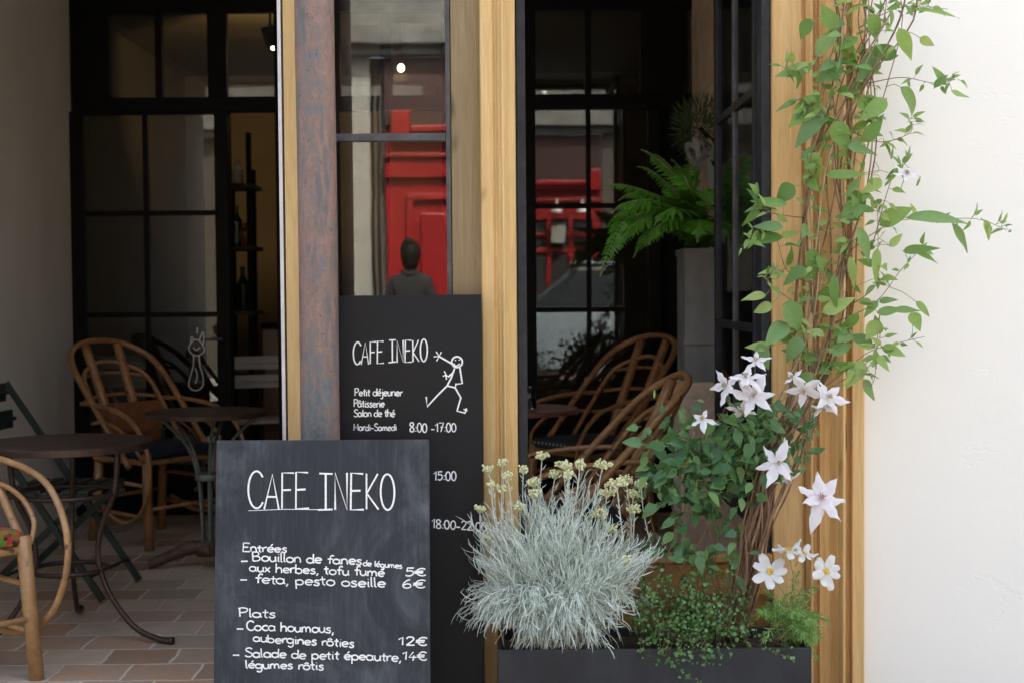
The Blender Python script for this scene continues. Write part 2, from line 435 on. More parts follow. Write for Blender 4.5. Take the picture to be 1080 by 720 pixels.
m_yellow = mottled('yellow_centre', (.70, .40, .03), (.80, .55, .06), 90, .8, 0, .2)
m_creeper = foliage('creeper_leaf', [(.05, .14, .03), (.085, .20, .045), (.13, .27, .07), (.06, .16, .045), (.17, .31, .12)], .4, .22, .2)
m_wire = mottled('wiry_stem', (.045, .03, .015), (.09, .06, .03), 60, .7, 0, 0)
m_feather = foliage('feathery_leaf', [(.12, .27, .07), (.20, .38, .10), (.28, .46, .14)], .5, .3, .15)
m_fern = foliage('fern_leaf', [(.08, .30, .022), (.125, .39, .035), (.19, .47, .055)], .42, .3, .2)
m_airdark = foliage('dark_shrub_leaf', [(.05, .08, .03), (.08, .12, .05)], .7, .1, .2)
m_airgrey = foliage('grey_strap_leaf', [(.32, .34, .30), (.42, .43, .39)], .7, .1, .2)
m_concrete = mottled('pale_concrete', (.08, .08, .08), (.19, .19, .185), 3, .85, 0, .2)
m_red = mottled('red_paint', (.19, .0055, .008), (.25, .008, .011), 3, .35, 0, .04)
m_pier = mottled('pale_pier_paint', (.20, .195, .18), (.28, .275, .255), 8, .8, 0, .2)
m_fascia = mottled('maroon_fascia', (.035, .014, .014), (.05, .02, .02), 3, .5, 0, .04)
m_browndoor = mottled('dark_brown_door', (.055, .047, .04), (.08, .07, .06), 5, .5, 0, .1)
m_setts = mottled('granite_setts', (.15, .145, .135), (.24, .235, .22), 14, .8, 0, .4)
m_asphalt = mottled('asphalt', (.04, .04, .042), (.065, .064, .063), 90, .85, 0, .3)
m_paving = mottled('grey_paving', (.32, .315, .295), (.42, .41, .385), 20, .8, 0, .2)
m_kerb = mottled('granite_kerb', (.28, .275, .26), (.38, .37, .355), 40, .75, 0, .3)
# ------------------------------------------------------------------ world, sun
SUN_EL, SUN_AZ = R(52), R(24)          # the sun stands behind the cafe: our side of the street lies in shade
w = bpy.data.worlds.new('World'); S.world = w; w.use_nodes = True
nt = w.node_tree; nt.nodes.clear()
sky = nt.nodes.new('ShaderNodeTexSky'); sky.sky_type = 'NISHITA'; sky.sun_disc = False
sky.sun_elevation = SUN_EL; sky.sun_rotation = SUN_AZ; sky.dust_density = 8.0; sky.air_density = .7; sky.ozone_density = .3
bg = nt.nodes.new('ShaderNodeBackground'); bg.inputs[1].default_value = SKY_STRENGTH = 0.15
wo = nt.nodes.new('ShaderNodeOutputWorld'); nt.links.new(sky.outputs[0], bg.inputs[0]); nt.links.new(bg.outputs[0], wo.inputs[0])
sd = bpy.data.lights.new('sun', 'SUN'); sd.energy = 3.4; sd.angle = R(0.53); sd.color = (1, .97, .92)
so = bpy.data.objects.new('sun', sd); C.objects.link(so)
sv = Vector((math.sin(SUN_AZ) * math.cos(SUN_EL), math.cos(SUN_AZ) * math.cos(SUN_EL), math.sin(SUN_EL)))
so.rotation_euler = (-sv).to_track_quat('-Z', 'Y').to_euler(); so.location = sv * 30
S.view_settings.view_transform = 'Standard'; S.view_settings.look = 'None'; S.view_settings.gamma = 1
S.view_settings.exposure = EXPOSURE = 2.75
S.view_settings.use_white_balance = True; S.view_settings.white_balance_temperature = 6960; S.view_settings.white_balance_tint = 4
S.cycles.max_bounces = 10; S.cycles.diffuse_bounces = 5; S.cycles.glossy_bounces = 5; S.cycles.transparent_max_bounces = 16; S.cycles.transmission_bounces = 6
S.cycles.sample_clamp_indirect = 6; S.cycles.caustics_reflective = False; S.cycles.caustics_refractive = False
S.cycles.use_denoising = True
try: S.cycles.denoiser = 'OPENIMAGEDENOISE'
except Exception: pass

# ------------------------------------------------------------------ setting
YF, YB = 4.40, 8.0                      # the front of the house, the glazed partition
XL, XR = -2.45, 1.02                    # side walls of the covered terrace
def slab(name, m, x0, x1, y0, y1, z0, z1, origin=None, bevel=0, **kw):
    o = ((x0 + x1) / 2, (y0 + y1) / 2, z0)
    return MB().box(x0, x1, y0, y1, z0, z1).build(name, m, origin=origin or o, bevel=bevel, **kw)
slab('ground', m_asphalt, -150, 150, -150, 150, -.6, -.16, kind='structure')
slab('road', m_setts, -60, 60, -3.9, 2.0, -.2, -.13, kind='structure')
slab('pavement', m_paving, -60, 60, 2.16, YF + .04, -.2, -.006, kind='structure')
slab('pavement', m_paving, -60, 60, -4.99, -4.06, -.2, 0, kind='structure')
slab('kerb', m_kerb, -60, 60, 2.0, 2.155, -.2, -.004, kind='structure', bevel=.012)
slab('kerb', m_kerb, -60, 60, -4.055, -3.905, -.2, .002, kind='structure', bevel=.012)
slab('tiled_floor', m_tiles, XL, XR, YF + .045, YB + .03, -.2, 0, kind='structure')
slab('ceiling', m_ceiling, XL, XR, YF + .12, YB, 2.95, 3.05, kind='structure')
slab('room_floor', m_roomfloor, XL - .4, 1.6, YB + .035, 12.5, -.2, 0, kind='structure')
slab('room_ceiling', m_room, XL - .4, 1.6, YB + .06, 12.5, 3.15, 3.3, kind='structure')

slab('white_wall', m_white, 1.085, 7, YF, YF + .3, -.1, 7.2, label='bright white painted plaster wall beside the vine and oak window surround', cat='wall')
slab('plaster_wall', m_plaster, XL - .3, XL, YF + .12, YB - .03, -.1, 3.1, label='bare grey plaster side wall of the covered terrace behind the rattan armchair', cat='wall')
slab('stone_wall', m_stone, XR, XR + .3, YF + .305, YB + .02, -.1, 3.1, label='rough brown stone wall behind the fern and open casement', cat='wall')
# the rest of the house, above and behind
sh = thing('cafe_building', 'upper white facade of the cafe house above the terrace openings', 'building', (0, YF, 0))
MB().box(-7, 1.08, YF, YF + .115, 2.93, 7.2).box(-7, XL - .02, YF, YF + .11, -.1, 2.925).build('facade_wall', m_white, sh)
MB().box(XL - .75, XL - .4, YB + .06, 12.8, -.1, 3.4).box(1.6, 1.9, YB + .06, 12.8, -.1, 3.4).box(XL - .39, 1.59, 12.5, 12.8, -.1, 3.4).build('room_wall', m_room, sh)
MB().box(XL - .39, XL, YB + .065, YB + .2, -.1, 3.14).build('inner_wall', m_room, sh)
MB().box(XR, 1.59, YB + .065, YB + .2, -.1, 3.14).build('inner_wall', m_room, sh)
MB().box(-7, 7, YF + .32, 12.8, 6.9, 7.15).build('roof', m_concrete, sh)
MB().box(-7, -6.7, YF + .12, 12.8, -.1, 6.88).box(6.7, 7, YF + .32, 12.8, -.1, 6.88).box(-6.69, 6.69, 12.82, 13.1, -.1, 6.88).build('side_wall', m_white, sh)

# ------------------------------------------------------------------ oak window surround (posts, casings, rail)
oakw = thing('oak_window_surround', 'golden oak posts and moulded casings framing the two cafe windows', 'window frame', (0, YF, 0))
def moulding(x0, x1, pts, back, z0, z1, name, m):
    # pts: (fraction across, projection towards the street)
    out = [(x0 + (x1 - x0) * f, YF - d) for f, d in pts] + [(x1, back), (x0, back)]
    return MB().prism(out[::-1], z0, z1).build(name, m, oakw, bevel=.0025)
def rnd_strip(f0, f1, d0, h, n=7):
    return [(f0 + (f1 - f0) * k / n, d0 + h * math.sin(math.pi * k / n)) for k in range(n + 1)]
def cove(f0, f1, d0, h, n=6):
    return [(f0 + (f1 - f0) * k / n, d0 - h * math.sin(math.pi * k / n)) for k in range(n + 1)]
xp0, xp1 = Xat(508, YF - .03), Xat(545.5, YF - .03)
moulding(xp0, xp1, [(0, .015), (.03, .028), (.34, .03)] + cove(.36, .52, .03, .010) + rnd_strip(.56, .72, .03, .012) + [(.75, .026), (.76, .018), (.97, .018), (1, .010)], YF + .11, .0, 2.92, 'mullion_post', m_oak)
xf0 = Xat(478, YF + .06)
MB().box(xf0, xp0 - .001, YF + .05, YF + .108, 0, 2.92).build('inset_board', m_oak_grey, oakw, bevel=.002)
xc0, xc1 = Xat(303, YF), Xat(322, YF)
MB().box(xc0, xc1 + .04, YF - .01, YF + .10, 0, 2.92).build('narrow_post', m_oak, oakw, bevel=.003)
xr0, xr1 = Xat(814.5, YF), 1.083
moulding(xr0, xr1, [(0, -.01), (.01, .0), (.33, .0), (.335, -.016), (.37, -.016), (.375, .006)] + rnd_strip(.38, .46, .008, .022) + [(.465, .004), (.50, .004)] + cove(.51, .70, .028, .026) + rnd_strip(.71, .80, .030, .022) + [(.81, .026), (.82, .012), (.855, .012), (.86, .042), (.985, .042), (1, .036)], YF + .11, 0, 2.92, 'moulded_casing', m_oak_warm)
xo0, xo1 = xp1, xr0
MB().box(xo0 + .003, xo1 - .003, YF + .004, YF + .11, .30, .40).build('bottom_rail', m_oak_rail, oakw, bevel=.004)
MB().box(xo0 + .003, xo1 - .003, YF + .035, YF + .09, .02, .297).build('lower_panel', m_oak_rail, oakw)
MB().box(xo0 + .003, xo1 - .003, YF - .02, YF + .03, .405, .432).build('sill', m_oak_rail, oakw, bevel=.006)
slab('metal_edge_strip', m_alu, xc0 - .0165, xc0 - .006, YF - .012, YF + .05, 0, 2.92, label='thin pale metal strip edging the open doorway beside the oak post', cat='trim')

# ------------------------------------------------------------------ old round column
ctop, cbot = P(331.5, 0, 4.25), P(338.2, 463, 4.25)
ax = (ctop - cbot) / (ctop.z - cbot.z)
cb = cbot + ax * (0 - cbot.z)
col_o = MB()
ring = []
n = 40
prof = [(.075, 0), (.075, .05), (.066, .07), (.0585, .10)] + [(.0585, .1 + k * .265) for k in range(1, 10)] + [(.0585, 2.78), (.075, 2.84), (.075, 2.929)]
vs = []
for r, z in prof:
    for k in range(n):
        a = 2 * math.pi * k / n
        rr = r + (.0009 * math.sin(3 * a + z * 5) if .1 < z < 2.6 else 0)
        c = cb + ax * z; vs.append((c.x + rr * math.cos(a), c.y + rr * math.sin(a), z))
fs = []
for i in range(len(prof) - 1):
    for k in range(n):
        k2 = (k + 1) % n; fs.append((i * n + k, i * n + k2, (i + 1) * n + k2, (i + 1) * n + k))
fs += [tuple(range(n))[::-1], tuple((len(prof) - 1) * n + k for k in range(n))]
MB().add(vs, fs).build('iron_column', m_column, smooth=False, origin=cb, label='round iron column with flaking blue grey and rust brown paint', cat='column')
for o in C.objects:
    if o.name == 'iron_column':
        for p in o.data.polygons: p.use_smooth = len(p.vertices) == 4

# ------------------------------------------------------------------ fixed window
fw = thing('fixed_window', 'fixed steel framed window with dark glass reflecting a red shopfront', 'window', (Xat(415, YF + .07), YF + .07, 0))
gx0, gx1 = Xat(352, YF + .07), Xat(473, YF + .07)
zt = Zat(149.5, YF + .07, 420); zt2 = Zat(141.5, YF + .07, 420)
MB().box(gx1 - .001, xf0 - .0015, YF + .045, YF + .095, .42, 2.92).box(gx0 - .10, gx0 + .001, YF + .045, YF + .095, .42, 2.92).box(gx0 - .10, xf0 - .0015, YF + .046, YF + .094, .30, .419).build('frame', m_steel_grey, fw, bevel=.002)
MB().box(gx0 + .002, gx1 - .002, YF + .047, YF + .093, zt, zt2).build('glazing_bar', m_steel_grey, fw, bevel=.002)
MB().box(gx0, gx1, YF + .068, YF + .074, .42, zt - .0005).box(gx0, gx1, YF + .068, YF + .074, zt2 + .0005, 2.92).build('glass', m_glass, fw)
MB().box(gx0 - .1, gx1, YF + .05, YF + .09, .0, .295).build('lower_panel', m_oak_grey, fw)

# ------------------------------------------------------------------ open casement
cs = thing('casement_window', 'dark steel casement swung open into the terrace, tall narrow panes', 'window', (xo1 - .03, YF + .06, 0))
fx0, fx1 = xo0 + .002, xo1 - .002
xa, xb = Xat(556, YF + .03), Xat(802.5, YF + .03)
MB().box(fx0, xa, YF + .015, YF + .10, .435, 2.88).build('fixed_jamb', m_steel, cs, bevel=.003)
MB().box(xb, fx1, YF + .015, YF + .10, .435, 2.88).build('fixed_jamb', m_steel, cs, bevel=.003)
MB().box(fx0, fx1, YF + .016, YF + .099, 2.881, 2.92).build('frame_head', m_steel, cs)
sx = .795
def cy(px): return sx * FPX / (px - 540)
ys = [cy(800), cy(776.5), cy(757.5)]
zs = [.47, 1.125, 1.89, 2.84]
sb = MB()
MB().box(sx - .014, sx + .014, ys[0], ys[0] + .035, zs[0], zs[3]).box(sx - .014, sx + .014, ys[2] - .05, ys[2], zs[0], zs[3]).box(sx - .013, sx + .013, ys[0] + .035, ys[2] - .05, zs[0], zs[0] + .04).box(sx - .013, sx + .013, ys[0] + .035, ys[2] - .05, zs[3] - .04, zs[3]).build('sash_frame', m_steel, cs, bevel=.002)
MB().box(sx - .012, sx + .012, ys[1] - .014, ys[1] + .014, zs[0] + .04, zs[3] - .04).build('glazing_bar', m_steel_grey, cs, bevel=.002)
for z in zs[1:3]:
    MB().box(sx - .0125, sx + .0125, ys[0] + .035, ys[1] - .0145, z - .014, z + .014).box(sx - .0125, sx + .0125, ys[1] + .0145, ys[2] - .0505, z - .014, z + .014).build('glazing_bar', m_steel, cs, bevel=.002)
pg = MB()
for (a, b) in ((ys[0] + .03, ys[1] - .01), (ys[1] + .01, ys[2] - .045)):
    for k in range(3): pg.box(sx - .002, sx + .002, a, b, zs[k] + .012, zs[k + 1] - .012)
pg.build('glass', m_glass_sash, cs)

# ------------------------------------------------------------------ glazed partition at the back of the terrace
gp = thing('glazed_partition', 'black glazed partition of many small panes across the back of the terrace', 'glazed wall', (0, YB, 0))
def bx(mb, px0, px1, py0, py1, Y0, Y1):
    x0, x1 = Xat(px0, Y0), Xat(px1, Y0); z1, z0 = Zat(py0, Y0, 420), Zat(py1, Y0, 420)
    return mb.box(x0, x1, Y0, Y1, z0, z1)
zT0, zT1 = Zat(117, YB, 400), Zat(101, YB, 400)
x80 = XL
fr = MB()
fr.box(x80, XR, YB, YB + .06, zT0, zT1)                                  # transom
fr.box(x80, XR, YB, YB + .06, 2.82, 2.945)                              # head
def xb_(p): return Xat(p, YB)
for a, b in ((80, 120), (168, 175.5), (223, 243), (293, 302), (352, 362), (404, 416), (468, 476), (520, 533), (556, 567), (618.5, 625.5), (677, 722)):
    fr.box(max(xb_(a), x80), min(xb_(b), XR), YB + .001, YB + .059, zT1 + .0005, 2.8195)
# below the transom: posts of the openings
for a, b in ((229, 245), (293, 302), (352, 360), (404, 412), (468, 476), (520, 533), (690, 722)):
    fr.box(max(xb_(a), x80), min(xb_(b), XR), YB + .001, YB + .059, 0, zT0 - .0005)
fr.build('frame', m_black, gp, bevel=.003)
pn = MB()
tp = [(120, 168), (175.5, 223), (243, 293), (302, 352), (362, 404), (416, 468), (476, 520), (533, 556), (567, 618.5), (625.5, 677)]
for a, b in tp: pn.box(xb_(a), xb_(b), YB + .027, YB + .033, zT1, 2.82)
pn.build('transom_glass', m_glass_back, gp)
def leaf_door(name, label, x0, x1, hinge_right, ang, ztop, rows, cols, stile=.085, bar=.028, Y=YB - .05):
    """a glazed door leaf; ang swings the free edge towards the street"""
    W = x1 - x0
    hx = x1 if hinge_right else x0
    t = thing(name, label, 'door', (hx, Y, 0), rz=ang)
    s = -1 if hinge_right else 1
    X = lambda u: s * u                                                 # local x from hinge
    def b(mb, u0, u1, z0, z1, d0=-.022, d1=.022):
        a, c = sorted((X(u0), X(u1))); mb.box(a, c, d0, d1, z0, z1)
    f = MB()
    b(f, 0, stile, .02, ztop); b(f, W - stile, W, .02, ztop)
    b(f, stile, W - stile, .02, rows[0], -.0215, .0215); b(f, stile, W - stile, rows[-1], ztop, -.0215, .0215)
    f.build('frame', m_black, t, bevel=.003, local=True)
    g = MB(); gb = MB()
    us = [stile] + [stile + (W - 2 * stile) * c for c in cols] + [W - stile]
    for c in us[1:-1]: b(gb, c - bar / 2, c + bar / 2, rows[0], rows[-1], -.016, .016)
    for z in rows[1:-1]:
        for i in range(len(us) - 1): b(gb, us[i] + (bar / 2 if i else 0), us[i + 1] - (bar / 2 if i < len(us) - 2 else 0), z - bar / 2, z + bar / 2, -.0155, .0155)
    gb.build('glazing_bar', m_black, t, local=True, bevel=.002)
    for i in range(len(us) - 1):
        for j in range(len(rows) - 1):
            b(g, us[i], us[i + 1], rows[j], rows[j + 1], -.003, .003)
    g.build('glass', m_glass_back, t, local=True)
    return t
r0 = [.30, Zat(448, 7.93, 160), Zat(332, 7.93, 160), Zat(225, 7.93, 160), Zat(121, 7.93, 160)]
dl = leaf_door('glazed_door', 'black glazed door with a white line drawing of a cat, beside the grey wall', Xat(77, 7.93), Xat(243, 7.93), False, 0, zT0 - .002, r0, (.47,), .075)
hd = MB().tube([(.0 + 1.0 * (Xat(243, 7.93) - Xat(77, 7.93)) - .04, -.03, 1.0), (Xat(243, 7.93) - Xat(77, 7.93) - .04, -.07, 1.0), (Xat(243, 7.93) - Xat(77, 7.93) - .13, -.07, 1.0)], .008).build('handle', m_steel_grey, dl, local=True)
# white line drawing on the glass
ct = MB(); YD = YB - .056
def dr(pts, w=.0024, cl=False):
    ct.tube([P(x, y, YD) - Vector((Xat(77, 7.93), YB - .05, 0)) for x, y in pts], w, 5, sub=4, flat=(0, -1, 0), close=cl)
dr([(199, 366), (203, 360), (206, 358), (211, 360), (215, 366), (215, 371), (208, 375), (201, 372)], cl=True)
dr([(201, 362), (202, 355), (205, 359)]); dr([(210, 359), (214, 350), (215, 358), (214, 363)])
dr([(204, 374), (204, 385), (201, 396), (199, 406), (203, 411)]); dr([(210, 374), (211, 386), (214, 396), (214, 406), (209, 411), (203, 411)])
dr([(204, 366), (207, 369), (211, 366)]); dr([(206, 388), (208, 396), (206, 404)]); dr([(208, 345), (208, 352)])
ct.build('cat_drawing', m_chalk, dl, local=True)
r1 = [.30, Zat(440, 7.9, 600), Zat(327, 7.9, 600), Zat(217, 7.9, 600), Zat(108, 7.9, 600)]
leaf_door('glazed_door', 'black glazed door mirroring the red shopfront, behind the pair of window armchairs', Xat(553, 7.95), Xat(697, 7.95), False, R(-.4), zT0 - .01, r1, (.47,), .07)

# ------------------------------------------------------------------ what stands in the dim room behind
sr = thing('shelf_rack', 'black metal shelf rack of bottles seen through the open glazed door', 'shelf', (Xat(262, 9), 9.0, 0))
u = MB()
for px in (246, 268): u.bar((Xat(px, 9.0), 8.9, 0), (Xat(px, 9.0), 8.9, 2.25 if px == 268 else 2.05), .03, .03); u.bar((Xat(px, 9.2), 9.25, 0), (Xat(px, 9.2), 9.25, 2.05), .03, .03)
u.build('upright', m_black, sr)
for py in (195, 260, 328, 392):
    z = Zat(py, 9, 260); MB().box(Xat(243, 9), Xat(271, 9), 8.88, 9.27, z - .025, z).build('shelf', m_steel, sr)
bottle_m = [mottled('dark_glass_bottle', (.02, .03, .015), (.03, .05, .02), 5, .15, 0, 0), mottled('stoneware', (.25, .2, .14), (.34, .28, .2), 5, .5, 0, 0), mottled('amber_jar', (.30, .12, .02), (.4, .18, .03), 5, .2, 0, 0)]
labs = ['small stoneware jar on the upper board of the black shelf rack', 'dark bottle beside the amber jar on the second board of the black shelf rack', 'amber jar on the second board of the black shelf rack', 'tall dark bottle below the jars, third board down on the black shelf rack']
for i, (px, py, k) in enumerate(((252, 195, 1), (250, 260, 0), (260, 260, 2), (256, 328, 0))):
    z = Zat(py, 9, 260); h = (.16, .26, .15, .28)[i]
    MB().lathe([(.035, 0), (.04, .02), (.04, h * .6), (.015, h * .78), (.015, h)], 12, (Xat(px, 9), 9.03, z + .001)).build('bottle' if k == 0 else 'jar', bottle_m[k], smooth=False, origin=(Xat(px, 9), 9.03, z), label=labs[i], cat='bottle' if k == 0 else 'jar')
cbn = thing('counter_cabinet', 'beige counter cabinet inside the dim room behind the open door', 'cabinet', (Xat(298, 9.4), 9.4, 0))
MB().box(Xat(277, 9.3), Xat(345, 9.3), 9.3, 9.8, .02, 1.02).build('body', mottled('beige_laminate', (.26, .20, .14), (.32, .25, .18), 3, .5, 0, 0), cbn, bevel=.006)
MB().box(Xat(275, 9.28), Xat(347, 9.28), 9.26, 9.82, 1.021, 1.06).build('counter_top', m_black, cbn, bevel=.004)
# lit pendant bulb, seen through the fixed window; warm lamps of the room
m_bulb = emit('lit_bulb', (1, .72, .36), 22.0)
def pendant(px, py, Y, e, label, group=None):
    p = P(px, py, Y)
    t = thing('pendant_lamp', label, 'lamp', (p.x, p.y, 3.15), group=group)
    MB().tube([(p.x, p.y, 3.145), (p.x, p.y, p.z + .09)], .004, 6).build('cord', m_black, t)
    MB().lathe([(.016, .04), (.018, .09), (.010, .10)], 10, p).build('socket', m_black, t)
    MB().ball(p, .021, nu=12, nv=8, sq=(1, 1, 1.2)).build('bulb', m_bulb, t, smooth=True)
    l = bpy.data.lights.new('bulb_light', 'POINT'); l.energy = e; l.color = (1, .66, .34); l.shadow_soft_size = .05
    lo = bpy.data.objects.new('bulb_light', l); C.objects.link(lo); lo.location = p + Vector((0, 0, -.06))
pendant(423, 72, 10.0, .5, 'small glowing pendant bulb seen through the glass of the fixed window')
pendant(660, -6, 10.6, 2.0, 'glowing pendant bulb high above the glazed door behind the fern')
sp = thing('ceiling_spotlight', 'small black ceiling spotlight above the open doorway of the dim room', 'lamp', (Xat(285, 8.9), 8.9, 3.15))
q0 = P(285, 40, 8.9)
MB().tube([(q0.x, 8.9, 3.148), (q0.x, 8.9, q0.z + .05)], .008, 8).build('stem', m_black, sp)
MB().tube([q0 + Vector((-.02, .0, .07)), q0 + Vector((.01, .03, -.05))], .04, 14).build('spot_head', m_black, sp)
MB().ball(q0 + Vector((.012, .034, -.058)), .012).build('lit_lens', m_bulb, sp)
l = bpy.data.lights.new('spot_light', 'SPOT'); l.energy = 26; l.color = (1, .62, .28); l.spot_size = R(70); l.spot_blend = .6
lo = bpy.data.objects.new('spot_light', l); C.objects.link(lo); lo.location = q0 + Vector((0, .1, -.08))
lo.rotation_euler = (P(262, 84, 12.5) - lo.location).to_track_quat('-Z', 'Y').to_euler()

# ------------------------------------------------------------------ across the street (seen only in the glass)
YO = -5.0
op = thing('street_house', 'pale house front across the street, seen only as a reflection', 'building', (0, YO, 0))
def mx_(px): return (px - 540) * .00923
def mz_(py): return 1.25 + (308 - py) * .00923
MB().box(-1.56, -1.37, YO - .3, YO, -.1, 3.54).build('pale_pier', m_pier, op)
MB().box(-6.3, -5.3, YO - .3, YO, -.1, 3.54).build('pale_wall', m_pier, op)
MB().box(-12, -6.31, YO - .35, YO - .06, -.1, 3.54)  .box(-5.29, -1.57, YO - .35, YO - .06, -.1, 3.54).build('dark_shutter', m_browndoor, op)
MB().box(-12, 12, YO - .35, YO - .05, 3.62, 6.2).build('upper_wall', m_concrete, op)
MB().box(-12, 12, YO - .1, YO + .22, 3.64, 3.82).box(-12, 12, YO - .1, YO + .12, 3.55, 3.63).build('cornice', m_concrete, op, bevel=.01)
MB().box(1.16, 12, YO - .3, YO, -.1, 3.54).build('brown_wall', m_browndoor, op)
MB().box(-1.369, mx_(408) - .001, YO - .4, YO - .08, 0, 3.54).build('brown_door', m_browndoor, op)
dd = MB()
for p in (393, 399): dd.box(mx_(p), mx_(p) + .02, YO - .079, YO - .06, .1, 3.5)
dd.build('door_batten', m_black, op)
for i in range(4):
    x = .55 + i * 1.7; fm = MB().box(x - .08, x + 1.08, YO - .05, YO + .02, 4.1, 5.7).build('window', m_white, op)
    lv = MB()
    for k in range(22): lv.box(x, x + 1, YO + .021, YO + .045, 4.16 + k * .068, 4.2 + k * .068)
    lv.build('shutter', m_concrete, fm)
sf = thing('red_shopfront', 'glossy red panelled wooden shopfront mirrored in the window glass', 'shopfront', (0, YO, 0))
XA, XE = mx_(408), 1.14
MB().box(XA, XE, YO - .3, YO - .02, 0, 2.87).build('backing_panel', m_red, sf)
MB().box(XA, XE, YO - .3, YO + .02, 2.88, 3.53).build('fascia', m_fascia, sf)
MB().box(mx_(415), mx_(435), YO - .015, YO + .10, 2.72, 3.02).build('pilaster_head', m_red, sf, bevel=.01)
MB().box(.95, 1.13, YO - .015, YO + .10, 2.72, 3.02).build('pilaster_head', m_red, sf, bevel=.01)
MB().box(mx_(436), .94, YO - .015, YO + .16, 2.80, 2.865).box(mx_(436), .94, YO - .015, YO + .10, 2.735, 2.799).build('cornice', m_red, sf, bevel=.012)
MB().box(XA, XE, YO - .016, YO + .09, 2.56, 2.60).box(XA, XE, YO - .016, YO + .05, 2.37, 2.559).build('frieze', m_red, sf, bevel=.008)
xa_, xb2 = mx_(430), -.15
MB().box(xa_, xb2, YO - .016, YO + .035, 2.15, 2.21).box(xa_, xa_ + .06, YO - .016, YO + .034, .2, 2.149).box(xb2 - .06, xb2, YO - .016, YO + .034, .2, 2.149).box(xa_, xb2, YO - .016, YO + .035, .14, .199).build('panel_frame', m_red, sf, bevel=.008)
MB().box(xa_ + .14, xb2 - .14, YO - .016, YO + .02, .34, 2.02).build('raised_panel', m_red, sf, bevel=.015)
# display window of the red shop: red bars over dark glass, a blind box, wall lamps on the frieze
MB().box(-.06, 1.06, YO - .016, YO + .012, .7, 2.30).build('display_glass', mottled('shop_dark_glass', (.02, .02, .022), (.05, .045, .045), 2, .08, 0, 0), sf)
fr_ = MB().box(-.08, 1.08, YO - .016, YO + .05, 2.305, 2.36).box(-.08, 1.08, YO - .016, YO + .05, .62, .695)
for x in (-.08, .34, .66, 1.02): fr_.box(x, x + .06, YO - .016, YO + .049, .6955, 2.3045)
for z in (1.82, 2.05): fr_.box(-.0195, 1.0195, YO + .0125, YO + .046, z, z + .05)
fr_.build('display_frame', m_red, sf, bevel=.004)
for x in (.48, .86): MB().tube([(x, YO + .05, 2.48), (x, YO + .22, 2.56), (x, YO + .30, 2.47)], .014, 8, sub=4).lathe([(.03, .06), (.09, 0), (.085, -.01), (.02, .05)], 16, (x, YO + .30, 2.40)).build('wall_lamp', m_alu, sf)
MB().box(.40, .60, YO + .06, YO + .2, 1.95, 2.2).build('notice_box', m_pier, sf, bevel=.006)
